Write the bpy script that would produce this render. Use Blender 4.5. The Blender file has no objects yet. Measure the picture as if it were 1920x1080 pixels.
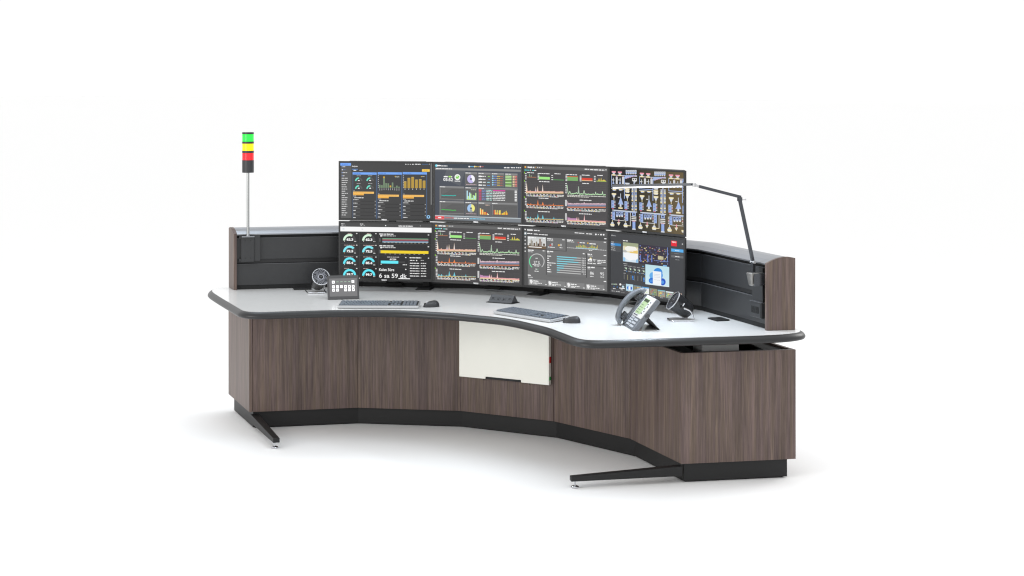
import bpy, bmesh, math, random
from mathutils import Vector, Matrix
from mathutils.geometry import tessellate_polygon
random.seed(11)
sc = bpy.context.scene
col = sc.collection
PI = math.pi

# ------------------------------------------------------------------ materials
def lin(c):
    return tuple((v/255/12.92) if v/255 <= .04045 else ((v/255+.055)/1.055)**2.4 for v in c)

def mat(name, base=(.5, .5, .5), rough=.5, metal=0., spec=.5, emit=None, es=0., coat=0., bump=0., bscale=400., vary=0., vscale=60.):
    m = bpy.data.materials.new(name); m.use_nodes = True
    nt = m.node_tree; b = nt.nodes['Principled BSDF']
    b.inputs['Base Color'].default_value = (*base, 1)
    b.inputs['Roughness'].default_value = rough
    b.inputs['Metallic'].default_value = metal
    b.inputs['Specular IOR Level'].default_value = spec
    b.inputs['Coat Weight'].default_value = coat
    if emit:
        b.inputs['Emission Color'].default_value = (*emit, 1)
        b.inputs['Emission Strength'].default_value = es
    if bump or vary:
        tc = nt.nodes.new('ShaderNodeTexCoord')
        n = nt.nodes.new('ShaderNodeTexNoise'); n.inputs['Scale'].default_value = bscale
        n.inputs['Detail'].default_value = 3
        nt.links.new(tc.outputs['Object'], n.inputs['Vector'])
        if bump:
            bp = nt.nodes.new('ShaderNodeBump'); bp.inputs['Strength'].default_value = bump
            bp.inputs['Distance'].default_value = .0006
            nt.links.new(n.outputs['Fac'], bp.inputs['Height'])
            nt.links.new(bp.outputs['Normal'], b.inputs['Normal'])
        if vary:
            n2 = nt.nodes.new('ShaderNodeTexNoise'); n2.inputs['Scale'].default_value = vscale
            n2.inputs['Detail'].default_value = 6; n2.inputs['Roughness'].default_value = .65
            nt.links.new(tc.outputs['Object'], n2.inputs['Vector'])
            r = nt.nodes.new('ShaderNodeMapRange')
            r.inputs['From Min'].default_value = .3; r.inputs['From Max'].default_value = .7
            r.inputs['To Min'].default_value = 1-vary; r.inputs['To Max'].default_value = 1+vary
            nt.links.new(n2.outputs['Fac'], r.inputs['Value'])
            mx = nt.nodes.new('ShaderNodeMix'); mx.data_type = 'RGBA'; mx.blend_type = 'MULTIPLY'
            mx.inputs['Factor'].default_value = 1
            mx.inputs['A'].default_value = (*base, 1)
            nt.links.new(r.outputs['Result'], mx.inputs['B'])
            nt.links.new(mx.outputs['Result'], b.inputs['Base Color'])
    return m

def wood_material():
    m = bpy.data.materials.new('grey_brown_wood'); m.use_nodes = True
    nt = m.node_tree; b = nt.nodes['Principled BSDF']; N = nt.nodes.new; L = nt.links.new
    tc = N('ShaderNodeTexCoord'); oi = N('ShaderNodeObjectInfo')
    off = N('ShaderNodeVectorMath'); off.operation = 'MULTIPLY_ADD'
    cx = N('ShaderNodeCombineXYZ')
    for k in range(3): L(oi.outputs['Random'], cx.inputs[k])
    off.inputs[1].default_value = (31, 17, 9)
    L(cx.outputs[0], off.inputs[0]); L(tc.outputs['Object'], off.inputs[2])
    def streak(sx, sz, det, ro, dist=0.):
        mp = N('ShaderNodeMapping'); mp.inputs['Scale'].default_value = (sx, sx, sz)
        L(off.outputs[0], mp.inputs['Vector'])
        n = N('ShaderNodeTexNoise'); n.inputs['Scale'].default_value = 1
        n.inputs['Detail'].default_value = det; n.inputs['Roughness'].default_value = ro
        n.inputs['Distortion'].default_value = dist
        L(mp.outputs[0], n.inputs['Vector']); return n
    broad = streak(26, 1.3, 3, .55, .35); mid = streak(105, 3.4, 5, .62, .45); fine = streak(430, 14, 2, .6)
    hue = streak(60, 1.8, 2, .5)
    a1 = N('ShaderNodeMath'); a1.operation = 'MULTIPLY_ADD'; a1.inputs[1].default_value = .5
    L(mid.outputs['Fac'], a1.inputs[0])
    a0 = N('ShaderNodeMath'); a0.operation = 'MULTIPLY'; a0.inputs[1].default_value = .34
    L(broad.outputs['Fac'], a0.inputs[0]); L(a0.outputs[0], a1.inputs[2])
    a2 = N('ShaderNodeMath'); a2.operation = 'MULTIPLY_ADD'; a2.inputs[1].default_value = .16
    L(fine.outputs['Fac'], a2.inputs[0]); L(a1.outputs[0], a2.inputs[2])
    cr = N('ShaderNodeValToRGB'); e = cr.color_ramp.elements
    e[0].position = .34; e[0].color = (*lin((69, 59, 55)), 1)
    e[1].position = .66; e[1].color = (*lin((120, 105, 98)), 1)
    el = cr.color_ramp.elements.new(.5); el.color = (*lin((95, 83, 78)), 1)
    L(a2.outputs[0], cr.inputs['Fac'])
    hr = N('ShaderNodeValToRGB'); h = hr.color_ramp.elements
    h[0].position = .38; h[0].color = (1.04, 1.0, .9, 1); h[1].position = .62; h[1].color = (1.03, .97, 1.02, 1)
    L(hue.outputs['Fac'], hr.inputs['Fac'])
    mx = N('ShaderNodeMix'); mx.data_type = 'RGBA'; mx.blend_type = 'MULTIPLY'; mx.inputs['Factor'].default_value = 1
    L(cr.outputs['Color'], mx.inputs['A']); L(hr.outputs['Color'], mx.inputs['B'])
    L(mx.outputs['Result'], b.inputs['Base Color'])
    b.inputs['Roughness'].default_value = .42
    b.inputs['Specular IOR Level'].default_value = .27
    bp = N('ShaderNodeBump'); bp.inputs['Strength'].default_value = .12; bp.inputs['Distance'].default_value = .0005
    L(fine.outputs['Fac'], bp.inputs['Height']); L(bp.outputs['Normal'], b.inputs['Normal'])
    return m

def laminate_material():
    m = mat('white_laminate', (.75, .75, .74), .3, spec=.55)
    nt = m.node_tree; b = nt.nodes['Principled BSDF']; N = nt.nodes.new; L = nt.links.new
    tc = N('ShaderNodeTexCoord')
    n1 = N('ShaderNodeTexNoise'); n1.inputs['Scale'].default_value = 34; n1.inputs['Detail'].default_value = 8; n1.inputs['Roughness'].default_value = .75
    n1.inputs['Distortion'].default_value = 1.2
    L(tc.outputs['Object'], n1.inputs['Vector'])
    r = N('ShaderNodeValToRGB'); e = r.color_ramp.elements
    e[0].position = .30; e[0].color = (.74, .74, .735, 1); e[1].position = .5; e[1].color = (.79, .79, .78, 1)
    L(n1.outputs['Fac'], r.inputs['Fac']); L(r.outputs['Color'], b.inputs['Base Color'])
    n2 = N('ShaderNodeTexNoise'); n2.inputs['Scale'].default_value = 9; n2.inputs['Detail'].default_value = 4
    L(tc.outputs['Object'], n2.inputs['Vector'])
    mr = N('ShaderNodeMapRange'); mr.inputs['To Min'].default_value = .13; mr.inputs['To Max'].default_value = .17
    L(n2.outputs['Fac'], mr.inputs['Value']); L(mr.outputs['Result'], b.inputs['Roughness'])
    return m

def screen_material():
    m = bpy.data.materials.new('display_picture'); m.use_nodes = True
    nt = m.node_tree; b = nt.nodes['Principled BSDF']
    b.inputs['Base Color'].default_value = (.006, .006, .007, 1)
    b.inputs['Roughness'].default_value = .28; b.inputs['Specular IOR Level'].default_value = .26
    a = nt.nodes.new('ShaderNodeAttribute'); a.attribute_name = 'picture'
    nt.links.new(a.outputs['Color'], b.inputs['Emission Color'])
    b.inputs['Emission Strength'].default_value = 1.0
    return m

M = dict(
    wood=wood_material(), laminate=laminate_material(), screen=screen_material(),
    black=mat('black_powder_coat', (.0095, .0095, .010), .5, spec=.38, bump=.15, bscale=900),
    deck=mat('black_board', (.007, .007, .007), .6, spec=.25),
    edge=mat('charcoal_urethane_edge', (.011, .0115, .0125), .36, spec=.5, bump=.1, bscale=700),
    slat=mat('charcoal_slat', (.024, .025, .027), .34, spec=.5, vary=.08, vscale=30),
    highlight=mat('slat_highlight', (.16, .165, .175), .35, .3),  # slat colour lightened to paint the highlight on tile tops
    slatdark=mat('charcoal_slat_lip', (.02, .0205, .022), .4, spec=.4),
    recess=mat('dark_channel', (.010, .0105, .011), .55, spec=.3),
    alu=mat('brushed_aluminium', (.28, .29, .31), .34, .85, bump=.1, bscale=300),
    silver=mat('silver_plastic', (.5, .5, .51), .3, .55),
    chrome=mat('chrome', (.56, .56, .58), .07, 1.),
    steel=mat('satin_steel', (.42, .43, .43), .26, .95),
    bezel=mat('monitor_plastic', (.012, .012, .0125), .38, spec=.45, bump=.08, bscale=1200),
    matte=mat('matte_black', (.012, .012, .012), .55, spec=.4, bump=.1, bscale=800),
    gloss=mat('gloss_black', (.012, .012, .012), .16, spec=.5),
    badge=mat('badge_silver', (.75, .75, .76), .35, .2, emit=(.8, .8, .82), es=.35),
    cream=mat('cream_enamel', (.93, .925, .85), .3, spec=.5, vary=.015, vscale=4),
    red=mat('red_plastic', (.55, .02, .02), .35), green=mat('green_plastic', (.02, .35, .06), .35),
    lens_g=mat('green_lens', (.015, .62, .05), .22, emit=lin((40, 235, 70)), es=.62),
    lens_y=mat('yellow_lens', (.85, .66, .0), .22, emit=lin((255, 228, 0)), es=.6),
    lens_r=mat('red_lens', (.75, .012, .018), .22, emit=lin((245, 25, 35)), es=.6),
    stack=mat('stack_light_body', (.026, .027, .030), .4),
    fan=mat('fan_shell', (.016, .016, .017), .3, spec=.5), fin=mat('fan_grille', (.24, .24, .26), .28, .75),
    panelgrey=mat('touch_panel_bezel', (.055, .055, .057), .45),
    panelface=mat('touch_panel_glass', (.045, .045, .047), .3, emit=(.12, .118, .12), es=1.),
    white=mat('white_key', (.8, .8, .8), .4, emit=(.55, .55, .55), es=1.),
    icon=mat('icon_grey', (.12, .12, .12), .5), dimgreen=mat('panel_text_green', (.25, .35, .26), .5, emit=(.22, .34, .24), es=.6),
    kbody=mat('keyboard_body', (.46, .47, .48), .3, .4), key=mat('keyboard_key', (.14, .165, .20), .28),
    pgrey=mat('phone_grey', (.128, .14, .158), .32), pdark=mat('phone_dark_grey', (.06, .063, .068), .4),
    pwhite=mat('phone_silver_bezel', (.62, .62, .62), .38, .15), lcd=mat('phone_lcd', (.30, .38, .22), .3, emit=lin((150, 178, 122)), es=.22),
    lcdink=mat('lcd_ink', (.03, .045, .02), .5),
    pkey=mat('phone_key', (.45, .47, .5), .4), lampbody=mat('lamp_black', (.075, .08, .09), .25, .75, spec=.6),
    lampbase=mat('lamp_base_graphite', (.24, .235, .225), .28, .75),
    led=mat('led_diffuser', (.9, .9, .9), .4, emit=(1, .99, .97), es=2.2),
    backing=mat('back_board', (.02, .02, .021), .55),
)

# ------------------------------------------------------------------ mesh helpers
def merge(bm, tmp):
    me = bpy.data.meshes.new('t'); tmp.to_mesh(me); tmp.free(); bm.from_mesh(me); bpy.data.meshes.remove(me)

def box(bm, x0, x1, y0, y1, z0, z1, bev=0., seg=2, mtx=None):
    t = bmesh.new(); bmesh.ops.create_cube(t, size=1)
    for v in t.verts:
        v.co = Vector(((x0+x1)/2+v.co.x*(x1-x0), (y0+y1)/2+v.co.y*(y1-y0), (z0+z1)/2+v.co.z*(z1-z0)))
    if bev: bmesh.ops.bevel(t, geom=t.edges[:], offset=bev, segments=seg, affect='EDGES', profile=.5)
    if mtx: bmesh.ops.transform(t, matrix=mtx, verts=t.verts[:])
    merge(bm, t)

def hexa(bm, lo, hi, bev=0., seg=2):
    """lo, hi: four corner points each (same order)"""
    t = bmesh.new(); a = [t.verts.new(p) for p in lo]; b = [t.verts.new(p) for p in hi]
    t.faces.new(a[::-1]); t.faces.new(b)
    for i in range(4): t.faces.new((a[i], a[(i+1) % 4], b[(i+1) % 4], b[i]))
    bmesh.ops.recalc_face_normals(t, faces=t.faces[:])
    if bev: bmesh.ops.bevel(t, geom=t.edges[:], offset=bev, segments=seg, affect='EDGES', profile=.5)
    merge(bm, t)

def slab(bm, p, q, p2, q2, z0, z1, bev=0.):
    """vertical slab: front edge p-q, back edge p2-q2 in plan"""
    hexa(bm, [(*p, z0), (*q, z0), (*q2, z0), (*p2, z0)], [(*p, z1), (*q, z1), (*q2, z1), (*p2, z1)], bev)

def poly(bm, loops, z, up=True):
    """flat polygon with holes"""
    pts = [Vector((x, y, z)) for lp in loops for x, y in lp]
    vs = [bm.verts.new(p) for p in pts]
    for tri in tessellate_polygon([[Vector((x, y, 0)) for x, y in lp] for lp in loops]):
        try:
            f = bm.faces.new([vs[i] for i in tri])
            f.normal_update()
            if (f.normal.z > 0) != up: f.normal_flip()
        except ValueError: pass
    return vs

def prism(bm, loops, z0, z1):
    t = bmesh.new(); poly(t, loops, z0, False); poly(t, loops, z1, True)
    t.verts.ensure_lookup_table(); n = sum(len(l) for l in loops); k = 0
    for lp in loops:
        m = len(lp)
        for i in range(m):
            j = (i+1) % m
            t.faces.new((t.verts[k+i], t.verts[k+j], t.verts[n+k+j], t.verts[n+k+i]))
        k += m
    bmesh.ops.recalc_face_normals(t, faces=t.faces[:])
    merge(bm, t)

def cyl(bm, p0, p1, r0, r1=None, seg=28, cap=True):
    r1 = r0 if r1 is None else r1
    p0 = Vector(p0); p1 = Vector(p1); d = (p1-p0).normalized()
    a = d.orthogonal().normalized(); b = d.cross(a)
    A = [bm.verts.new(p0+(a*math.cos(t)+b*math.sin(t))*r0) for t in [2*PI*i/seg for i in range(seg)]]
    B = [bm.verts.new(p1+(a*math.cos(t)+b*math.sin(t))*r1) for t in [2*PI*i/seg for i in range(seg)]]
    for i in range(seg): bm.faces.new((A[i], A[(i+1) % seg], B[(i+1) % seg], B[i]))
    if cap: bm.faces.new(A[::-1]); bm.faces.new(B)

def lathe(bm, prof, seg=40, mtx=None, close=True):
    """profile of (r, z) about z"""
    rings = []
    for r, z in prof:
        if r < 1e-6: rings.append([bm.verts.new((0, 0, z))])
        else: rings.append([bm.verts.new((r*math.cos(2*PI*i/seg), r*math.sin(2*PI*i/seg), z)) for i in range(seg)])
    fs = []
    for A, B in zip(rings[:-1], rings[1:]):
        for i in range(seg):
            j = (i+1) % seg
            if len(A) == 1 and len(B) == 1: continue
            if len(A) == 1: fs.append(bm.faces.new((A[0], B[j], B[i])))
            elif len(B) == 1: fs.append(bm.faces.new((A[i], A[j], B[0])))
            else: fs.append(bm.faces.new((A[i], A[j], B[j], B[i])))
    bmesh.ops.recalc_face_normals(bm, faces=fs)
    if mtx: bmesh.ops.transform(bm, matrix=mtx, verts=[v for r in rings for v in r])

def tube(bm, pts, r, seg=10):
    pts = [Vector(p) for p in pts]; rings = []; a = None
    for i, p in enumerate(pts):
        d = (pts[min(i+1, len(pts)-1)]-pts[max(i-1, 0)]).normalized()
        a = d.orthogonal().normalized() if a is None else (a-d*a.dot(d)).normalized()
        b = d.cross(a)
        rings.append([bm.verts.new(p+(a*math.cos(2*PI*k/seg)+b*math.sin(2*PI*k/seg))*r) for k in range(seg)])
    for A, B in zip(rings[:-1], rings[1:]):
        for k in range(seg): bm.faces.new((A[k], A[(k+1) % seg], B[(k+1) % seg], B[k]))
    bm.faces.new(rings[0][::-1]); bm.faces.new(rings[-1])

def smooth_path(pts, n=6):
    """Catmull-Rom through points"""
    pts = [Vector(p) for p in pts]; out = []
    for i in range(len(pts)-1):
        p0 = pts[max(i-1, 0)]; p1 = pts[i]; p2 = pts[i+1]; p3 = pts[min(i+2, len(pts)-1)]
        for k in range(n):
            t = k/n
            out.append(.5*((2*p1)+(p2-p0)*t+(2*p0-5*p1+4*p2-p3)*t*t+(3*p1-p0-3*p2+p3)*t**3))
    out.append(pts[-1]); return out

def empty(name, loc, rz=0, label=None, cat=None, group=None):
    o = bpy.data.objects.new(name, None); col.objects.link(o)
    o.location = loc; o.rotation_euler = (0, 0, rz); o.empty_display_size = .05
    o['label'] = label; o['category'] = cat
    if group: o['group'] = group
    return o

def obj(name, bm, m, parent=None, smooth=False, label=None, ang=35):
    me = bpy.data.meshes.new(name); bm.to_mesh(me); bm.free()
    for x in (m if isinstance(m, (list, tuple)) else [m]): me.materials.append(x)
    o = bpy.data.objects.new(name, me); col.objects.link(o)
    if parent: o.parent = parent
    if smooth:
        me.shade_smooth(); me.set_sharp_from_angle(angle=math.radians(ang))
    if label: o['label'] = label
    return o

def NB(): return bmesh.new()

# ------------------------------------------------------------------ text as triangles (built-in font)
_tc = {}
def glyphs(s, bold=0.):
    k = (s, bold)
    if k not in _tc:
        cu = bpy.data.curves.new('txt', 'FONT'); cu.body = s; cu.size = 1; cu.offset = bold; cu.resolution_u = 3
        o = bpy.data.objects.new('txt', cu); col.objects.link(o)
        dg = bpy.context.evaluated_depsgraph_get(); me = o.evaluated_get(dg).to_mesh()
        vs = [(v.co.x, v.co.y) for v in me.vertices]; fs = [tuple(p.vertices) for p in me.polygons]
        o.evaluated_get(dg).to_mesh_clear(); bpy.data.objects.remove(o); bpy.data.curves.remove(cu)
        x0 = min(v[0] for v in vs); x1 = max(v[0] for v in vs); y0 = min(v[1] for v in vs); y1 = max(v[1] for v in vs)
        _tc[k] = ([((x-x0)/(y1-y0), (y-y0)/(y1-y0)) for x, y in vs], fs, (x1-x0)/(y1-y0))
    return _tc[k]

def text_bm(bm, s, O, X, Z, h, w=None, bold=0.):
    """flat text, lower left at O, along unit X, upright along unit Z"""
    vs, fs, asp = glyphs(s, bold); sx = h if w is None else w/asp
    V = [bm.verts.new(Vector(O)+Vector(X)*x*sx+Vector(Z)*y*h) for x, y in vs]
    for f in fs:
        try: bm.faces.new([V[i] for i in f])
        except ValueError: pass

# ------------------------------------------------------------------ floor and plan of the console
bm = NB(); bmesh.ops.create_grid(bm, x_segments=1, y_segments=1, size=150)
fl = obj('floor', bm, mat('white_studio_floor', (.95, .95, .948), .75, spec=.1)); fl['kind'] = 'structure'

FRONT = [(-1.6839, -.0437), (-1.2560, -.4033), (-.8147, -.0189), (-.2834, .1750), (.2834, .1750), (.8147, -.0189), (1.2560, -.4033), (1.6839, -.0437)]
K = [Vector(p) for p in FRONT[1:7]]                 # front corners and kinks, left to right
ED = Vector((.7655, .6435)).normalized()            # right end runs front to back along ED
EL = Vector((-ED.x, ED.y))
def seg_normals():
    ns = []
    for i in range(5):
        d = (K[i+1]-K[i]).normalized(); ns.append(Vector((-d.y, d.x)))
    return ns
SN = seg_normals()
def offp(d, inset=0.):
    """front polyline moved back by d (mitred); ends slide along the end faces, pulled in by inset"""
    out = [K[0]+EL*(d/EL.dot(SN[0]))]
    for i in range(1, 5):
        b = (SN[i-1]+SN[i]).normalized(); out.append(K[i]+b*(d/b.dot(SN[i])))
    out.append(K[5]+ED*(d/ED.dot(SN[4])))
    if inset:
        dl = (out[1]-out[0]).normalized(); out[0] = out[0]+dl*inset
        dr = (out[4]-out[5]).normalized(); out[5] = out[5]+dr*inset
    return out
ZD = .699          # desk top
ZC0, ZC1 = .0926, .607   # wood carcass
DEPTH = .553

console = empty('control_console', (0, 0, 0), label='large curved console desk with grey brown wood panels, pale top and charcoal slat wall', cat='console desk')
# wood front panels with open seams
A = offp(0, .0185); B = offp(.018, .0185)
for i in range(5):
    d = (A[i+1]-A[i]).normalized()
    g0 = .0012 if i else .0016; g1 = .0012 if i < 4 else .0016
    bm = NB(); slab(bm, A[i]+d*g0, A[i+1]-d*g1, B[i]+d*g0, B[i+1]-d*g1, ZC0, ZC1, .0006)
    obj('front_panel', bm, M['wood'], console)
A = offp(DEPTH-.018, .0185); B = offp(DEPTH, .0185)
for i in range(5):
    d = (A[i+1]-A[i]).normalized()
    bm = NB(); slab(bm, A[i]+d*.0012, A[i+1]-d*.0012, B[i]+d*.0012, B[i+1]-d*.0012, ZC0, ZC1, .0006)
    obj('back_panel', bm, M['wood'], console)
# end panels (their front edges show as a narrow stile)
for s in (0, 5):
    e = EL if s == 0 else ED
    d = (K[1]-K[0]).normalized() if s == 0 else (K[4]-K[5]).normalized()
    p = K[s]; q = p+e*.559; w = .0175
    bm = NB(); slab(bm, p, q, p+d*w, q+d*w, ZC0, ZC1, .0006); obj('end_panel', bm, M['wood'], console)
# dark core seen through the seams
A = offp(.0195, .02); B = offp(.03, .02)
bm = NB()
for i in range(5): slab(bm, A[i], A[i+1], B[i], B[i+1], ZC0+.004, ZC1-.02)
obj('inner_core', bm, M['deck'], console)
# black deck inside the carcass with openings for the lift columns
A = offp(.0305, .019); B = offp(DEPTH-.0185, .019)
def end_frame(s):
    e = EL if s < 0 else ED
    i = Vector((-e.y, e.x)) if s > 0 else Vector((e.y, -e.x))
    return (K[0] if s < 0 else K[5]), e, i        # corner, along the end, inward
holes = []
for s in (-1, 1):
    c, e, i = end_frame(s)
    holes.append([c+e*.095+i*.085, c+e*.43+i*.085, c+e*.43+i*.33, c+e*.095+i*.33])
loop = [tuple(p) for p in A]+[tuple(p) for p in B[::-1]]
bm = NB(); prism(bm, [loop]+[[tuple(p) for p in h] for h in holes], .583, .597)
obj('cabinet_deck', bm, M['deck'], console)
bm = NB(); prism(bm, [loop], .094, .104); obj('cabinet_floor', bm, M['deck'], console)
# two stage lift columns
for s in (-1, 1):
    c, e, i = end_frame(s)
    def R(a0, a1, b0, b1): return [c+e*a0+i*b0, c+e*a1+i*b0, c+e*a1+i*b1, c+e*a0+i*b1]
    bm = NB()
    for (a0, a1, b0, b1, z0, z1) in ((.142, .325, .133, .285, .12, .619), (.162, .305, .150, .268, .619, .650), (.12, .34, .12, .30, .650, .6615)):
        q = R(a0, a1, b0, b1); hexa(bm, [(*p, z0) for p in q], [(*p, z1) for p in q], .003)
    obj('lift_column', bm, mat('column_grey', (.72, .72, .72), .45) if s < 0 else bpy.data.materials['column_grey'], console)
# black toe kick, set back, on small dark gliders
A = offp(.024, .026); B = offp(DEPTH-.03, .026)
bm = NB(); prism(bm, [[tuple(p) for p in A]+[tuple(p) for p in B[::-1]]], .006, ZC0)
obj('toe_kick', bm, M['black'], console)
A2 = offp(.036, .04); B2 = offp(DEPTH-.045, .04)
bm = NB(); prism(bm, [[tuple(p) for p in A2]+[tuple(p) for p in B2[::-1]]], 0, .006)
obj('base_glide', bm, M['deck'], console)
# front support legs with chrome levelling feet
for s in (-1, 1):
    e = EL if s < 0 else ED
    c = Vector((1.243*s, -.376)); t = Vector((.838*s, -.717)); d = (t-c).normalized(); n = Vector((-d.y, d.x))
    def sec(p, w, z0, z1): return [(*(p-n*w), z0), (*(p+n*w), z0), (*(p+n*w), z1), (*(p-n*w), z1)]
    bm = NB(); hexa(bm, sec(c, .021, .034, .080), sec(t, .017, .031, .054), .0025)
    leg = obj('support_leg', bm, M['black'], console)
    f = Vector((.857*s, -.7085))
    bm = NB(); cyl(bm, (*f, .010), (*f, .034), .0052)
    lathe(bm, [(0, .0), (.0165, .0), (.0185, .002), (.0185, .007), (.0165, .0095), (.009, .0125), (.0, .0128)], 32, Matrix.Translation((*f, 0)))
    obj('levelling_foot', bm, M['chrome'], leg, True)

# ------------------------------------------------------------------ worksurface
half = [(0, -.325), (.1, -.334), (.204, -.343), (.273, -.355), (.35, -.381), (.426, -.417), (.519, -.470), (.629, -.538), (.708, -.603), (.78, -.665), (.84, -.718),
        (.882, -.753), (.915, -.774), (.945, -.784), (.975, -.783), (1.004, -.772), (1.04, -.747), (1.209, -.607), (1.404, -.446), (1.56, -.314), (1.625, -.255), (1.668, -.208), (1.697, -.163),
        (1.713, -.122), (1.717, -.087), (1.708, -.05), (1.690, -.022), (1.664, .002)]
BK = offp(.575)
hp = smooth_path([(*p, 0) for p in half], 3)
front_R = [(p.x, p.y) for p in hp]
back_R = [(BK[4].x, BK[4].y), (BK[3].x, BK[3].y)]
outline = front_R+back_R
outline = outline+[(-x, y) for x, y in outline[::-1]][:-1]
# drop near doubles, make it run counter-clockwise
cl = [outline[0]]
for p in outline[1:]:
    if (Vector(p)-Vector(cl[-1])).length > .004: cl.append(p)
outline = cl
if sum(a[0]*b[1]-b[0]*a[1] for a, b in zip(outline, outline[1:]+outline[:1])) < 0: outline = outline[::-1]
def grow(lp, d):
    out = []; n = len(lp)
    for i in range(n):
        a, b, c = Vector(lp[i-1]), Vector(lp[i]), Vector(lp[(i+1) % n])
        u = (b-a).normalized(); v = (c-b).normalized()
        n1 = Vector((u.y, -u.x)); n2 = Vector((v.y, -v.x)); m = (n1+n2).normalized()
        out.append(tuple(b+m*(d/max(.5, m.dot(n1)))))
    return out
bm = NB(); prism(bm, [outline], .6650, ZD)
obj('worksurface', bm, M['laminate'], console)
prof = [(.0003, .6635), (.0003, .6984), (.004, .6976), (.011, .6938), (.018, .688), (.0225, .6815), (.0245, .6755), (.0235, .670), (.0195, .6655), (.012, .663), (.0003, .6632)]
bm = NB(); rings = [[bm.verts.new((*p, z)) for p in grow(outline, d)] for d, z in prof]
n = len(outline)
for Ra, Rb in zip(rings[:-1], rings[1:]):
    for i in range(n):
        bm.faces.new((Ra[i], Ra[(i+1) % n], Rb[(i+1) % n], Rb[i]))
bmesh.ops.recalc_face_normals(bm, faces=bm.faces[:])
obj('edge_band', bm, M['edge'], console, True, ang=50)
bm = NB(); prism(bm, [grow(outline, -.06)], .6615, .6648); obj('underside', bm, M['deck'], console)

# ------------------------------------------------------------------ slat wall
WF, WB = .432, .548
T0 = .0178  # thickness of the wood end caps
A = offp(WF, T0+.004); B = offp(WF+.012, T0+.004)
for z0, z1 in ((.845, .9865), (.7225, .8405)):
    for i in range(5):
        d = (A[i+1]-A[i]).normalized()
        bm = NB(); slab(bm, A[i]+d*.0008, A[i+1]-d*.0008, B[i]+d*.0008, B[i+1]-d*.0008, z0 if z0 < .8 else .868, z1, .001)
        tile = obj('slat_tile', bm, M['slat'], console)
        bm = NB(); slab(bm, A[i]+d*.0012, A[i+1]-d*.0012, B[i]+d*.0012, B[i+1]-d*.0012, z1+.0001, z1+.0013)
        obj('top_highlight', bm, M['highlight'], tile)  # added pale strip, paints light from above along the tile's top edge
# lower lip of the upper row: a set-back darker band
A = offp(WF+.013, T0+.004); B = offp(WF+.0158, T0+.004)
bm = NB()
for i in range(5): slab(bm, A[i], A[i+1], B[i], B[i+1], .8452, .867)
obj('slat_channel', bm, M['slatdark'], console)
A = offp(WF+.004, T0+.004); B = offp(WF+.014, T0+.004); bm = NB()
for i in range(5): slab(bm, A[i], A[i+1], B[i], B[i+1], ZD+.0005, .7215)
obj('base_trim', bm, M['recess'], console)
A = offp(WF+.016, T0+.003); B = offp(WB-.004, T0+.003); bm = NB()
prism(bm, [[tuple(p) for p in A]+[tuple(p) for p in B[::-1]]], ZD+.0005, 1.012)
obj('wall_core', bm, M['recess'], console)
# aluminium cap rail, arched, with fine grooves
rp = [(.414, 1.006), (.414, 1.0125), (.424, 1.0185), (.4395, 1.0265), (.440, 1.0255), (.442, 1.0275), (.460, 1.034), (.478, 1.0385), (.4785, 1.0372), (.4805, 1.039), (.5, 1.0415), (.52, 1.0412), (.5205, 1.0398), (.5225, 1.0408), (.547, 1.035), (.547, 1.006)]
bm = NB(); rows = [[bm.verts.new((*p, z)) for p in offp(d, T0+.0015)] for d, z in rp]
for Ra, Rb in zip(rows, rows[1:]+rows[:1]):
    for i in range(5): bm.faces.new((Ra[i], Ra[i+1], Rb[i+1], Rb[i]))
bmesh.ops.recalc_face_normals(bm, faces=bm.faces[:])
obj('cap_rail', bm, M['alu'], console, True, ang=14)
# wood end caps with the same arched top
for s in (0, 5):
    e = EL if s == 0 else ED
    d = (K[1]-K[0]).normalized() if s == 0 else (K[4]-K[5]).normalized()
    pr = [(.411, ZD+.0004), (.411, 1.0135), (.4145, 1.016), (.424, 1.0205), (.44, 1.0285), (.46, 1.0362), (.48, 1.041), (.5, 1.0438), (.52, 1.0432), (.551, 1.0375), (.551, ZD+.0004)]
    nn = SN[0] if s == 0 else SN[4]
    bm = NB(); L0 = []; L1 = []
    for dd, z in pr:
        p = K[s]+e*(dd/e.dot(nn))+d*.001
        L0.append(bm.verts.new((*p, z))); q = p+d*T0; L1.append(bm.verts.new((*q, z)))
    bm.faces.new(L0); bm.faces.new(L1[::-1])
    m_ = len(pr)
    for i in range(m_): bm.faces.new((L0[i], L0[(i+1) % m_], L1[(i+1) % m_], L1[i]))
    bmesh.ops.recalc_face_normals(bm, faces=bm.faces[:])
    bmesh.ops.bevel(bm, geom=[ed for ed in bm.edges if abs(ed.calc_face_angle(0)) > .9], offset=.0012, segments=2, affect='EDGES')
    obj('wall_end_cap', bm, M['wood'], console)
# plain board on the public side of the wall
A = offp(WB-.003, T0+.003); B = offp(WB+.003, T0+.003); bm = NB()
for i in range(5): slab(bm, A[i], A[i+1], B[i], B[i+1], ZD+.0005, 1.004)
obj('rear_board', bm, M['backing'], console)

def wall_frame(right=True, off=0.):
    """point on the outer wall segment, unit along (towards the end), unit out of the wall"""
    W = offp(WF-off)
    if right: p, q, nn = W[4], W[5], -SN[4]
    else: p, q, nn = W[1], W[0], -SN[0]
    return p, (q-p).normalized(), nn, (q-p).length

# ------------------------------------------------------------------ monitors
MW, MH, MG = .54, .3302, .0051
BZ = .0093
mk = [(-1.0459, .1287), (-.5381, .3123), (0, .3572), (.5381, .3123), (1.0459, .1287)]
SW, SH = MW-2*BZ, MH-2*BZ-.0015
MZ = .7579

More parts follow.
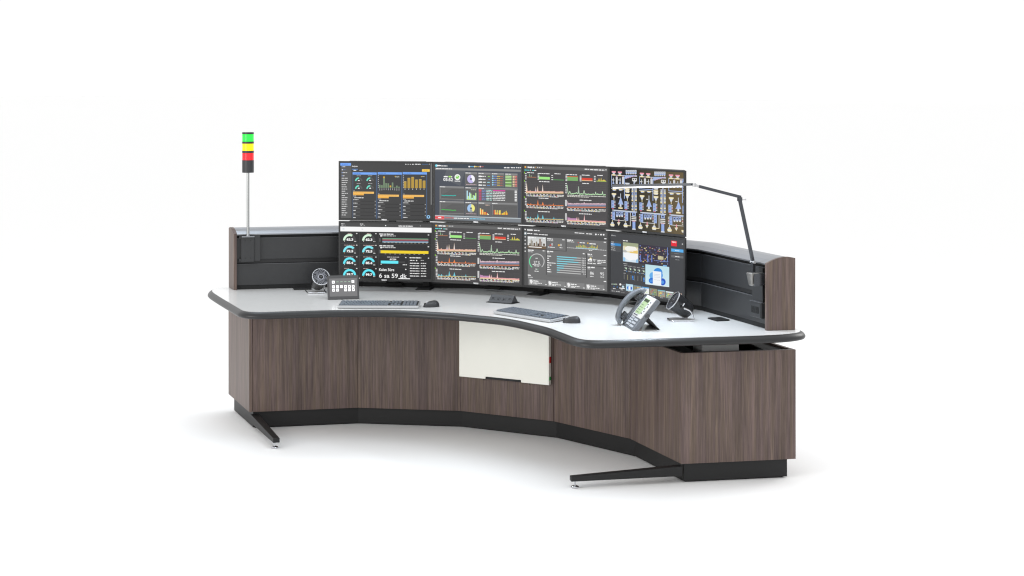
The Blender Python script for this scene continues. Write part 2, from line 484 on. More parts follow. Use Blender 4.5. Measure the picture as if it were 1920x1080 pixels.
class Pic:
    """flat picture built from coloured faces; coordinates come from a quad (left/right x, top/bottom y at both sides)"""
    def __init__(s, xl, xr, tl, tr, bl, br):
        s.q = (xl, xr, tl, tr, bl, br); s.v = []; s.f = []; s.c = []
    def uv(s, x, y):
        xl, xr, tl, tr, bl, br = s.q
        u = (x-xl)/(xr-xl); t = tl+(tr-tl)*u; b = bl+(br-bl)*u
        return u, (y-t)/(b-t)
    def raw(s, pts, c, lay):
        i = len(s.v)
        for u, v in pts:
            s.v.append((min(max(u, .001), .999)*SW, -lay*.00012, (1-min(max(v, .001), .999))*SH))
        s.f.append(tuple(range(i, i+len(pts)))); s.c.append(c if isinstance(c, list) else [c]*len(pts))
    def rect(s, x, y, w, h, c, lay=2, du=0.):
        u, v = s.uv(x, y); u += du; xl, xr, tl, tr, bl, br = s.q
        if u > .995: return
        dw = w/(xr-xl); u1 = min(u+dw, .998); uu = (x-xl)/(xr-xl); dh = h/((bl+(br-bl)*uu)-(tl+(tr-tl)*uu))
        cc = [c[1], c[1], c[0], c[0]] if isinstance(c, list) and len(c) == 2 else c
        s.raw([(u, v+dh), (u1, v+dh), (u1, v), (u, v)], cc, lay)
    def pg(s, pts, c, lay=2, du=0.):
        P = [s.uv(*p) for p in pts]
        if max(p[0] for p in P)+du > .999: return
        P = [(u+du, v) for u, v in P]
        if sum(a[0]*b[1]-b[0]*a[1] for a, b in zip(P, P[1:]+P[:1])) > 0: P = P[::-1]
        s.raw(P, c, lay)
    def line(s, pts, w, c, lay=3, du=0.):
        for (x0, y0), (x1, y1) in zip(pts[:-1], pts[1:]):
            dx, dy = x1-x0, y1-y0; l = math.hypot(dx, dy) or 1; nx, ny = -dy/l*w/2, dx/l*w/2
            s.pg([(x0+nx, y0+ny), (x1+nx, y1+ny), (x1-nx, y1-ny), (x0-nx, y0-ny)], c, lay, du)
    def area(s, top, base, c, lay=3):
        for (x0, y0), (x1, y1), (_, b0), (_, b1) in zip(top[:-1], top[1:], base[:-1], base[1:]):
            s.pg([(x0, y0), (x1, y1), (x1, b1), (x0, b0)], c, lay)
    def arc(s, cx, cy, r0, r1, a0, a1, c, lay=3, n=18, ky=1., du=0.):
        for k in range(n):
            t0 = math.radians(a0+(a1-a0)*k/n); t1 = math.radians(a0+(a1-a0)*(k+1)/n)
            s.pg([(cx-math.cos(t0)*r0, cy-math.sin(t0)*r0*ky), (cx-math.cos(t0)*r1, cy-math.sin(t0)*r1*ky),
                  (cx-math.cos(t1)*r1, cy-math.sin(t1)*r1*ky), (cx-math.cos(t1)*r0, cy-math.sin(t1)*r0*ky)], c, lay, du)
    def disc(s, cx, cy, r, c, lay=3, ky=1., n=18, du=0.):
        s.pg([(cx+math.cos(2*PI*k/n)*r, cy+math.sin(2*PI*k/n)*r*ky) for k in range(n)], c, lay, du)
    def words(s, x, y, w, h, c, lay=3):
        """a line of small print too fine to read: word-length strokes"""
        x1 = x+w; u0, v0 = s.uv(x, y); xl, xr, tl, tr, bl, br = s.q
        sl = ((tr-tl)+(br-bl))/2/(xr-xl)
        X = x
        while X < x1-2:
            ww = min(random.uniform(1.2, 3.6)*h, x1-X); yy = y+sl*(X-x)
            s.rect(X, yy+h*.18, ww, h*.64, c, lay)
            k = X
            while k < X+ww-h*.3:
                if random.random() < .5: s.rect(k, yy, h*.22, h*(.2 if random.random() < .7 else 1.), c, lay)
                k += h*.5
            X += ww+h*.42
    def text(s, t, x, y, h, c, lay=4, w=None, bold=.0):
        """y: top of the text in quad coordinates"""
        vs, fs, asp = glyphs(t, bold); xl, xr, tl, tr, bl, br = s.q
        u, v = s.uv(x, y); uu = (x-xl)/(xr-xl); hh = h/((bl+(br-bl)*uu)-(tl+(tr-tl)*uu))
        ww = (w/(xr-xl)) if w else hh*SH*asp/SW
        for f in fs:
            s.raw([(u+vs[i][0]/asp*ww, v+hh*(1-vs[i][1])) for i in f], c, lay)
    def build(s, parent):
        me = bpy.data.meshes.new('screen'); me.from_pydata(s.v, [], s.f)
        at = me.color_attributes.new('picture', 'FLOAT_COLOR', 'CORNER')
        k = 0
        for cs in s.c:
            for c in cs:
                r, g, b = lin(c)
                at.data[k].color = (max(0, r-.034)*.95, max(0, g-.034)*.95, max(0, b-.034)*.95, 1); k += 1
        me.materials.append(M['screen'])
        o = bpy.data.objects.new('screen', me); col.objects.link(o); o.parent = parent
        o.location = (BZ, .0016, BZ+.0015)
        return o

W_ = (255, 255, 255)
def pic_analytics():
    s = Pic(57, 1620, 42, 62, 1000, 1020)
    g = (78, 78, 78); s.rect(57, 42, 1563, 958, g, 0)
    s.rect(62, 46, 185, 950, (98, 98, 98), 1); s.rect(57, 46, 184, 46, (125, 175, 255), 2); s.words(85, 62, 100, 12, (70, 120, 215), 3)
    ys = [112, 163, 214, 268]+[310+37.3*k for k in range(18)]
    for k, y in enumerate(ys):
        w = random.choice([60, 70, 80, 95, 105, 40])
        if k in (1,): s.disc(92, y, 9, (235, 240, 255)); s.words(105, y-8, 55, 15, (110, 130, 175))
        else:
            if k < 4: s.disc(90, y, 8, (150, 180, 240))
            s.words(82 if k > 3 else 102, y-9, w*(1 if k > 3 else .7), 17, (225, 225, 225))
    s.text('Analytics', 256, 92, 30, W_, 4, 100, .02)
    s.rect(256, 148, 102, 14, (100, 140, 195)); s.words(286, 166, 46, 18, W_); s.words(388, 166, 52, 18, (220, 220, 220))
    for x, w in ((1172, 18), (1212, 14), (1248, 14), (1285, 38), (1340, 92)): s.words(x, 66, w, 18, W_)
    s.rect(1450, 70, 110, 8, (95, 130, 175)); s.disc(1578, 74, 6, W_)
    s.rect(1455, 160, 130, 42, (255, 215, 105), 3); s.words(1485, 174, 70, 12, (225, 160, 40), 4)
    s.rect(1604, 62, 16, 705, (150, 150, 150), 2)
    for cxx, x in enumerate((270, 700, 1126)):
        s.rect(x, 205, 414, 800, (84, 104, 135), 1); s.rect(x+9, 246, 392, 762, (77, 77, 77), 2)
        s.rect(x, 208, 412, 38, (128, 178, 255), 3); s.words(x+16, 219, 130, 13, (70, 120, 210), 4); s.words(x+340, 222, 52, 10, (100, 145, 225), 4)
    for gx, gy in ((375, 360), (570, 360), (375, 494), (570, 494)):
        s.words(gx-35, gy-98, 72, 13, (180, 180, 180))
        s.arc(gx, gy, 40, 64, 2, 92, (120, 232, 208)); s.arc(gx, gy, 40, 64, 92, 178, (98, 98, 98))
        s.words(gx-14, gy-22, 30, 24, W_)
    hs = [55, 48, 168, 82, 78, 12, 92, 12, 38, 20]
    for k, h in enumerate(hs):
        x = 722+36.5*k; s.rect(x, 478-h, 26, h, (128, 150, 122), 3)
        if k in (2, 5): s.rect(x, 478-h-28, 26, 28, (222, 178, 70), 3)
        s.rect(x+9, 486, 9, random.randint(26, 40), (185, 185, 185), 3)
    for k in range(7): s.rect(706, 262+33*k, 12, 13, (200, 200, 200), 3)
    s.rect(992, 274, 14, 16, (230, 190, 80), 3); s.words(1008, 276, 64, 12, (200, 200, 200)); s.words(1004, 292, 64, 12, (160, 170, 160))
    for k, h in enumerate([118, 176, 192, 146, 154, 128]):
        x = 1144+64.5*k; s.rect(x, 484-h, 47, h, (190, 158, 78), 3); s.rect(x+4, 484-h, 39, 5, (225, 205, 150), 4); s.rect(x+18, 492, 9, 16, W_, 3)
    for k in range(8): s.rect(1134, 264+29*k, 13, 13, (190, 190, 190), 3)
    s.rect(1437, 281, 20, 12, (230, 190, 80), 3); s.words(1460, 281, 44, 12, (200, 200, 200))
    for x, y in ((278, 540), (704, 592), (1132, 597)):
        s.words(x+6, y-18, 20, 10, (220, 220, 220))
        s.rect(x, y, 358, 34, (255, 204, 118), 3); s.rect(x, y+32, 184, 30, (250, 192, 95), 3)
        s.words(x+10, y+12, 320, 11, (232, 160, 66), 4); s.words(x+10, y+40, 160, 10, (232, 150, 56), 4)
        s.words(x+4, y+72, 50, 9, W_); s.words(x+24, y+98, 156, 17, W_); s.words(x+2, y+132, 90, 14, (225, 225, 225))
        yy = y+160
        while yy < 1000:
            s.rect(x+4, yy, 118, 9, (104, 104, 104), 3); s.rect(x+126, yy, 250, 9, (62, 62, 62), 3); s.rect(x+372, yy+2, 12, 14, (205, 205, 205), 3)
            if yy+45 < 1000: s.words(x+4, yy+32, random.choice([40, 42, 70]), 14, W_)
            yy += 62.5
    s.arc(1564, 976, 14, 29, 0, 360, (160, 215, 255), 5, 24); s.disc(1564, 976, 14, (25, 35, 55), 5)
    return s

def pic_status():
    s = Pic(52, 1450, 45, 75, 985, 1032)
    s.rect(52, 45, 1398, 940, (75, 80, 90), 0)
    s.rect(52, 45, 1398, 72, (56, 66, 77), 1); s.pg([(250, 140), (560, 146), (470, 420), (190, 300)], (92, 96, 103), 1)
    s.disc(76, 80, 21, (120, 225, 245)); s.rect(82, 68, 24, 24, W_, 4); s.words(104, 66, 46, 28, W_); s.words(155, 76, 104, 18, W_)
    for x, c in ((616, W_), (706, (255, 235, 160)), (796, (245, 215, 215))): s.disc(x, 96, 13, c)
    s.words(632, 88, 62, 17, (120, 200, 245)); s.words(722, 90, 60, 17, (235, 200, 90)); s.words(812, 90, 42, 17, (200, 110, 105))
    for x, w in ((1178, 88), (1288, 66), (1372, 20), (1402, 18), (1430, 16)): s.words(x, 102, w, 22, W_)
    s.rect(52, 114, 1398, 36, (140, 140, 140), 2); s.words(70, 120, 50, 20, W_, 4); s.words(122, 122, 215, 17, W_, 4)
    s.words(198, 250, 150, 28, W_); s.rect(278, 252, 44, 24, (170, 235, 95), 4); s.text('05:52', 192, 286, 52, W_, 4, 158, .02)
    s.disc(424, 274, 48, W_, 3, 1.05); s.disc(424, 274, 33, (205, 240, 190), 4, 1.05)
    s.line([(402, 270), (420, 292), (452, 252)], 16, (110, 205, 40), 5); s.words(378, 330, 90, 18, W_)
    def tile(x, y, w, h, glare=True):
        s.rect(x, y, w, h, (118, 118, 118), 1); s.rect(x+6, y+36, w-12, h-44, (98, 98, 98), 2)
        s.rect(x+2, y+4, w-4, 30, [(150, 150, 152), (112, 112, 112)], 2); s.words(x+8, y+8, min(90, w*.5), 14, W_)
    for x, y, w, h in ((548, 188, 200, 228), (760, 193, 204, 232), (976, 200, 202, 236), (1190, 206, 204, 238), (126, 420, 410, 236), (548, 436, 200, 228), (762, 442, 634, 250), (126, 668, 410, 236), (548, 682, 200, 232), (762, 690, 204, 232), (976, 696, 420, 240)):
        tile(x, y, w, h)
    for y, c in ((466, (60, 190, 180)), (712, (80, 190, 85))):
        for k in range(7): s.rect(165, y+6+24*k, 366, 3, (84, 84, 84), 3)
        s.rect(134, y-6, 20, 178, (122, 122, 122), 3); s.pg([(165, y), (340, y+3), (190, y+90), (165, y+90)], (106, 106, 106), 3)
        yb = 580 if y < 600 else 818
        s.line([(160+24*k, yb+random.uniform(-7, 7)+k*.8) for k in range(11)], 13, c, 4)
        s.rect(160, yb+52, 368, 8, (140, 140, 140), 3)
    for cx, cy, cols in ((646, 304, ((200, 190, 240), (250, 250, 255))), (646, 794, ((170, 205, 245), (245, 240, 140)))):
        s.disc(cx, cy, 62, cols[0], 3, 1.12, 28); s.arc(cx, cy, 16, 62, 95, 232 if cy < 500 else 240, cols[1], 4, 20, 1.12)
        if cy > 500: s.arc(cx, cy, 16, 62, 240, 300, (160, 165, 170), 4, 10, 1.12)
        s.disc(cx, cy, 15, (82, 86, 94), 5, 1.1); s.words(566, cy+84, 165, 11, (225, 195, 205))
    for k, (c, w) in enumerate((((150, 225, 100), 32), ((110, 150, 230), 22), ((160, 225, 235), 42), ((90, 160, 235), 42))):
        y = 244+49*k; s.words(768, y, 64, 28, W_); s.words(836, y+6, 48, 18, W_); s.words(950-w, y+8, w, 18, c)
    for k in range(5):
        y = 246+36.5*k; s.disc(998, y+8, 12, (165, 225, 250)); s.words(1016, y, 52, 18, (120, 150, 225)); s.words(1066, y+5, 46, 16, (235, 205, 90)); s.words(1116, y+7, 46, 14, (205, 110, 90))
    for k in range(7):
        y = 246+27*k; c = ((190, 235, 160), (120, 175, 75))[k in (3, 5)]
        s.rect(1200, y, 98, 17, c, 3); s.rect(1316, y+3, 30, 15, (250, 225, 175), 3); s.rect(1350, y+3, 36, 15, (225, 90, 85), 3); s.words(1358, y+5, 20, 9, (250, 210, 205), 4)
    for k, (a, b) in enumerate(((150, 60), (118, 100), (30, 76), (66, 112))):
        x = 574+40*k; s.rect(x, 648-a, 20, a, (190, 232, 245), 3); s.rect(x+20, 648-b, 18, b, (190, 240, 150), 3)
    s.rect(574, 636, 150, 14, (200, 235, 160), 4); s.words(645, 476, 80, 14, (210, 215, 190))
    for k in range(7):
        y = 478+27*k
        s.rect(772, y, 42, 19, (235, 85, 95) if k == 0 else (190, 80, 115), 3); s.words(822, y+2, 60, 17, (130, 150, 205)); s.words(894, y+4, 98, 17, ((190, 240, 235), (235, 245, 245))[k % 2])
        s.words(1002, y+7, 196, 15, W_ if k else (230, 90, 180)); s.rect(1348, y+18, 36, 15, W_, 3)
    s.rect(1002, 484, 196, 20, (215, 70, 160), 4)
    for k, (h, c) in enumerate(((102, (255, 235, 150)), (82, (235, 120, 35)), (84, (250, 225, 140)), (45, (225, 90, 40)), (45, (245, 200, 80)), (46, (205, 50, 40)), (25, (250, 235, 150)), (12, W_))):
        s.rect(790+18.5*k, 896-h+k*.8, 18, h, c, 3)
    s.words(880, 732, 64, 14, (235, 205, 190))
    for k, (h, c) in enumerate(((72, (225, 70, 50)), (76, (250, 215, 120)), (35, (240, 165, 60)), (72, (245, 225, 110)), (28, (215, 40, 40)), (70, (250, 240, 130)), (72, (240, 215, 90)), (12, (230, 60, 40)), (22, (250, 225, 90)), (30, (245, 195, 60)), (48, (245, 215, 70)), (40, (225, 90, 40)), (66, (250, 220, 80)), (38, (235, 150, 40)))):
        s.rect(1014+16*k, 894-h+k*.5, 15, h, c, 3)
    for k in range(6): s.rect(1006, 740+24*k, 380, 3, (84, 84, 84), 3)
    s.rect(988, 732, 14, 176, (124, 124, 124), 3)
    s.rect(52, 908, 1398, 78, [(150, 158, 166), (118, 124, 130)], 2); s.rect(52, 908, 1398, 14, (190, 200, 205), 3)
    s.rect(55, 920, 152, 58, (238, 120, 122), 3); s.rect(55, 940, 152, 18, (226, 70, 75), 4); s.words(105, 938, 52, 24, W_, 5)
    s.rect(216, 930, 1230, 40, (128, 134, 140), 3); s.words(224, 944, 138, 19, (225, 110, 110), 4); s.words(364, 950, 250, 19, W_, 4); s.words(626, 958, 250, 18, (130, 215, 245), 4)
    return s

def spiky(x0, x1, y0, sl, peaks, amp=4, n=90):
    """noisy base line with narrow peaks: (position 0..1, height, half width)"""
    out = []
    xs = sorted(set([k/n for k in range(n+1)]+[p+d*w for p, h, w in peaks for d in (-1, -.35, 0, .35, 1) if 0 <= p+d*w <= 1]))
    for t in xs:
        h = random.uniform(0, amp)
        for p, ph, w in peaks: h = max(h, ph*max(0, 1-abs(t-p)/w))
        x = x0+(x1-x0)*t; out.append((x, y0+sl*(x-x0)-h))
    return out

def pic_charts(dark=0):
    s = Pic(55, 1332, 65, 105, 965, 1035); sl = .042; g = (83-dark, 81-dark, 82-dark)
    s.rect(55, 65, 1277, 900, g, 0); s.rect(55, 65, 1277, 48, (107, 107, 107), 1)
    s.disc(74, 88, 13, (255, 185, 70)); s.words(110, 80, 106, 24, W_); s.disc(238, 93, 8, (215, 165, 90))
    for x in (264, 291, 318): s.words(x, 86, 12, 18, W_)
    s.words(990, 110, 70, 20, W_); s.words(1074, 116, 214, 20, W_); s.words(1303, 118, 14, 22, W_)
    s.words(60, 126, 84, 18, (100, 225, 225)); s.words(146, 128, 16, 16, W_); s.words(182, 132, 30, 16, (110, 225, 220)); s.words(214, 134, 36, 15, W_)
    for y in (176, 304, 562, 772): s.disc(54, y, 13, (150, 225, 50), 5, 1.2, 10)
    def title(x, y, w): s.words(x, y, w, 16, W_)
    def axis(x, y, n, st): [s.rect(x, y+st*k, 26, 11, (240, 240, 240), 3) for k in range(n)]
    def grid(x, y, w, h): [s.line([(x, y+h*k/5), (x+w, y+h*k/5+sl*w)], 2.2, (98, 96, 97), 1) for k in range(6)]; [s.line([(x+w*k/8, y), (x+w*k/8, y+h)], 2., (94, 92, 93), 1) for k in range(9)]
    title(102, 168, 108); title(280, 180, 178); title(530, 184, 92); title(716, 196, 160); title(948, 204, 122); title(1182, 208, 80)
    axis(68, 184, 4, 28); s.pg([(100, 240), (248, 244), (248, 256), (100, 250)], (172, 118, 90)); s.rect(133, 198, 9, 42, (150, 195, 150), 3); s.rect(161, 218, 10, 24, (165, 190, 150), 3)
    axis(268, 186, 5, 22); s.rect(284, 239, 174, 40, (168, 240, 140), 3); s.rect(284, 208, 7, 30, (150, 215, 130), 3)
    axis(482, 214, 3, 33); s.pg([(500, 278), (674, 286), (674, 298), (500, 292)], (92, 150, 92))
    axis(700, 206, 5, 22); s.rect(726, 237, 163, 63, (128, 180, 112), 3); s.rect(726, 228, 163, 12, (215, 110, 70), 4); s.rect(726, 208, 140, 14, (45, 75, 80), 2)
    axis(916, 222, 5, 19); s.rect(946, 256, 163, 42, (222, 72, 56), 3); s.rect(946, 292, 163, 9, (250, 205, 165), 4); s.rect(955, 288, 40, 12, (235, 190, 120), 4)
    axis(1130, 226, 4, 27)
    t = spiky(1166, 1316, 306, sl, [(.27, 52, .09), (.48, 62, .07), (.75, 30, .3)], 10, 30); s.area(t, [(x, 312+sl*(x-1166)) for x, _ in t], (232, 205, 90)); s.rect(1166, 300, 150, 11, (150, 185, 95), 4)
    def legend(x, y, w):
        s.words(x, y, w, 15, (245, 245, 245), 3); s.words(x+6, y+20, w*.98, 13, (250, 248, 240), 3); s.words(x+10, y+34, w*.84, 12, (240, 240, 238), 3)
        for k in range(9):
            X = x+30+w*.09*k; s.rect(X, y+2+sl*(X-x), w*.045, 12, (22, 22, 24), 4)
            X += 14; s.rect(X, y+random.choice((20, 30))+sl*(X-x), 14, 12, random.choice(((205, 60, 60), (60, 110, 190), (160, 60, 180), (210, 130, 60), (60, 140, 150), (110, 160, 70), (225, 190, 60), (40, 40, 70))), 5)
    # row 1
    title(290, 306, 162); axis(66, 316, 6, 33); grid(86, 322, 585, 150)
    t = spiky(84, 668, 470, sl*.2, [(.02, 138, .025), (.115, 22, .02), (.265, 74, .018), (.317, 88, .018), (.45, 110, .02), (.755, 12, .02)], 9)
    b = [(x, 500+sl*.2*(x-84)) for x, _ in t]; s.area(t, b, (238, 205, 180)); s.area([(x, y+ (b_[1]-y)*.75) for (x, y), b_ in zip(t, b)], b, (215, 190, 140), 4)
    t2 = spiky(84, 668, 472, sl*.2, [(.022, 62, .02), (.317, 58, .016), (.45, 45, .02)], 3); s.area(t2, [(x, 478+sl*.2*(x-84)) for x, _ in t2], (240, 110, 90), 5)
    t2 = spiky(84, 668, 470, sl*.2, [(.265, 56, .012), (.453, 84, .012)], 0); s.area(t2, [(x, 472+sl*.2*(x-84)) for x, _ in t2], (205, 205, 235), 6)
    t2 = spiky(84, 668, 470, sl*.2, [(.02, 132, .014), (.317, 84, .01), (.448, 106, .01)], 0); s.area(t2, [(x, 472+sl*.2*(x-84)) for x, _ in t2], (248, 240, 225), 7)
    legend(84, 500, 590)
    title(956, 334, 98); axis(696, 340, 6, 29); grid(722, 352, 585, 150)
    t = spiky(718, 1306, 505, sl*.8, [(.008, 140, .03), (.08, 42, .025), (.25, 26, .03), (.307, 118, .014), (.45, 62, .022), (.745, 46, .012), (.8, 22, .012), (.92, 56, .012)], 15)
    s.line(t, 8, (200, 232, 195), 4); s.area(t, [(x, y+12) for x, y in t], (160, 215, 150), 3); s.rect(893, 400, 12, 104, (175, 190, 175), 5)
    s.words(722, 520, 586, 14, (235, 235, 230)); s.words(726, 540, 330, 13, (240, 238, 228))
    # row 2
    title(284, 566, 158); axis(68, 572, 5, 25); grid(100, 585, 570, 90)
    t = spiky(98, 668, 678, sl*.5, [(.03, 24, .02), (.11, 26, .02), (.305, 86, .02), (.44, 52, .03), (.73, 34, .014)], 7)
    s.area(t, [(x, 684+sl*.5*(x-98)) for x, _ in t], (240, 140, 85)); legend(84, 684, 585)
    title(914, 596, 184); axis(694, 602, 7, 14); grid(730, 612, 575, 110)
    t = spiky(730, 1306, 660, 0, [(.005, 42, .02), (.07, 12, .04), (.25, 14, .02), (.44, 30, .02)], 8)
    for off, c in ((0, (226, 196, 206)), (10, (150, 128, 148)), (24, (120, 140, 172)), (38, (140, 118, 118)), (54, (226, 135, 100))):
        s.area([(x, y+off if off == 0 else 660+off) for x, y in t], [(x, 724) for x, _ in t], c, 3+off//14)
    legend(718, 726, 590)
    # row 3
    title(276, 776, 180); axis(68, 782, 6, 22); grid(100, 795, 570, 90)
    t = spiky(98, 668, 895, sl*.5, [(.03, 34, .025), (.1, 32, .025), (.24, 22, .02), (.305, 86, .025), (.44, 66, .03), (.74, 40, .014)], 7)
    s.area(t, [(x, 902+sl*.5*(x-98)) for x, _ in t], (118, 205, 222)); t2 = spiky(98, 668, 898, sl*.5, [(.325, 34, .02)], 4); s.area(t2, [(x, 904+sl*.5*(x-98)) for x, _ in t2], (235, 195, 110), 4)
    legend(84, 904, 585)
    title(906, 810, 192); axis(694, 814, 7, 16); grid(730, 830, 575, 100)
    t = [(730, 860), (736, 878), (770, 882), (774, 890), (868, 892)]; s.area(t, [(x, 914) for x, _ in t], (196, 146, 186))
    t = spiky(730, 1306, 914, sl, [(.25, 56, .02), (.3, 52, .012), (.445, 92, .018)], 6); s.area(t, [(x, 934+sl*(x-730)) for x, _ in t], (238, 165, 165), 4)
    t2 = spiky(730, 1306, 914, sl, [(.25, 50, .012), (.3, 46, .008), (.445, 84, .01)], 0); s.area(t2, [(x, 916+sl*(x-730)) for x, _ in t2], (250, 222, 222), 5)
    s.rect(730, 926, 576, 10, (235, 220, 170), 5); legend(718, 936, 590)
    return s

def pic_plant():
    s = Pic(45, 1105, 50, 105, 920, 1025)
    d0, d1 = (50, 51, 48), (112, 98, 70)
    for k in range(8):
        f = [tuple(a+(b-a)*min(1, max(0, (j/8-.25)/.7)) for a, b in zip(d0, d1)) for j in (k, k+1)]
        s.raw([(k/8, 1), ((k+1)/8, 1), ((k+1)/8, 0), (k/8, 0)], [f[0], f[1], f[1], f[0]], 0)
    LB = (170, 190, 232); PW = (214, 220, 230); YE = (250, 236, 190); PK = (248, 165, 182); WH = (232, 232, 228)
    for c in range(3):
        du = c*.392
        def r(x, y, w, h, k, l=2): s.rect(x, y, w, h, k, l, du)
        def p(pts, k, l=2): s.pg(pts, k, l, du)
        for x, y in ((98, 88), (190, 94)):
            r(x-30, y, 60, 20, PK, 3); p([(x-24, y+20), (x+24, y+20), (x+10, y+46), (x-10, y+46)], PW); r(x-30, y+46, 54, 18, YE, 3)
        r(62, 140, 380, 9, PW); r(62, 140, 8, 180, LB)
        for k in range(6):
            x = 276+27*k; r(x, 72, 24, 30, PW); r(x, 102, 24, 20, LB); r(x+8, 84, 8, 10, (60, 80, 110), 4); p([(x, 122), (x+24, 122), (x+12, 140)], WH)
            r(262+30*k, 148, 30, 50-8*k, LB, 3); r(288+26*k, 186-8*k, 11, 11, PK, 4)
        r(372, 190, 68, 44, WH); r(382, 200, 18, 18, (50, 55, 60), 3); r(412, 200, 18, 18, (50, 55, 60), 3); p([(384, 234), (432, 234), (408, 262)], PW)
        for x in (92, 192): r(x-4, 186, 9, 90, PW); p([(x-15, 276), (x, 226), (x+15, 276)], LB); r(x-26, 212, 40, 10, WH)
        for x in (128, 222): r(x, 172, 28, 104, WH); r(x+10, 160, 10, 12, PK); [r(x+5, 180+16*k, 18, 7, (190, 200, 225), 3) for k in range(6)]
        r(252, 172, 10, 320, LB); r(62, 316, 190, 9, LB); r(60, 340, 200, 7, PW)
        for x in (106, 200): r(x-26, 350, 54, 18, YE, 3); r(x-20, 366, 34, 10, LB, 3)
        for y in (258, 298, 340, 372): r(266, y, 66, 18, PW if y < 300 else YE, 3); r(276, y+16, 50, 16, WH, 3)
        for y in (330, 400, 466, 548, 600):
            for x in (362, 414): p([(x, y), (x+26, y), (x+18, y+18), (x+26, y+42), (x, y+42), (x+8, y+18)], PW if y % 4 else LB); r(x+2, y+44, 22, 20, YE, 3)
        r(392, 190, 14, 500, (196, 204, 225), 1)
        for x in (100, 300):
            y = 410 if x < 200 else 424
            r(x-32, y, 66, 22, YE, 3); p([(x-26, y+22), (x+26, y+22), (x+8, y+66), (x-8, y+66)], PW); r(x-4, y+66, 8, 34, YE)
        r(62, 516, 42, 112, LB); r(258, 530, 42, 116, LB)
        for x, y in ((62, 516), (258, 530)):
            for k in range(5): r(x+8, y+10+22*k, 22, 8, (95, 125, 190), 3); r(x+44, y+8+22*k, 16, 10, WH if k != 2 else PK)
            r(x+14, y+112, 16, 14, (240, 90, 110), 3)
        r(196, 418, 8, 70, PW); p([(166, 572), (196, 478), (206, 478), (238, 572)], LB); r(186, 572, 26, 40, PW); r(160, 566, 80, 8, LB); r(168, 618, 62, 20, YE, 3); r(158, 466, 32, 10, WH)
        r(76, 652, 368, 13, PW, 3); r(100, 668, 330, 8, LB, 3)
        for k in range(3): r(130+38*k, 690, 32, 54, LB); r(138+38*k, 702, 16, 22, (45, 55, 85), 3); r(136+38*k, 740, 22, 20, WH, 3)
        r(76, 680, 40, 122, LB); r(270, 692, 42, 122, LB)
        for x, y in ((76, 680), (270, 692)):
            for k in range(5): r(x+8, y+12+22*k, 22, 8, (95, 125, 190), 3); r(x-20, y+8+22*k, 16, 10, WH if k != 2 else PK)
        r(96, 800, 190, 7, WH); r(168, 796, 12, 44, PK, 3); p([(148, 840), (196, 840), (172, 890)], YE, 3); r(160, 848, 24, 18, PW, 4)
        for x, y in ((76, 806), (274, 820)):
            r(x-3, y, 8, 30, YE); p([(x-24, y+56), (x-14, y+30), (x+14, y+30), (x+24, y+56)], PW); r(x-30, y+54, 62, 22, YE, 3); r(x-24, y+74, 50, 16, WH, 3)
        r(340, 690, 8, 200, WH, 1); r(302, 884, 46, 9, YE)
        r(372, 700, 52, 44, LB, 3); r(384, 708, 28, 24, (70, 80, 110), 4)
        for k in range(3): r(362, 752+26*k, 70, 14, WH, 3)
        r(376, 828, 42, 110, (135, 165, 225), 2); r(384, 828, 8, 110, (180, 200, 240), 3); r(402, 828, 6, 110, (180, 200, 240), 3); r(372, 930, 50, 18, PW, 4)
        r(378, 816, 12, 14, PK, 4); r(404, 816, 12, 14, PK, 4)
    return s

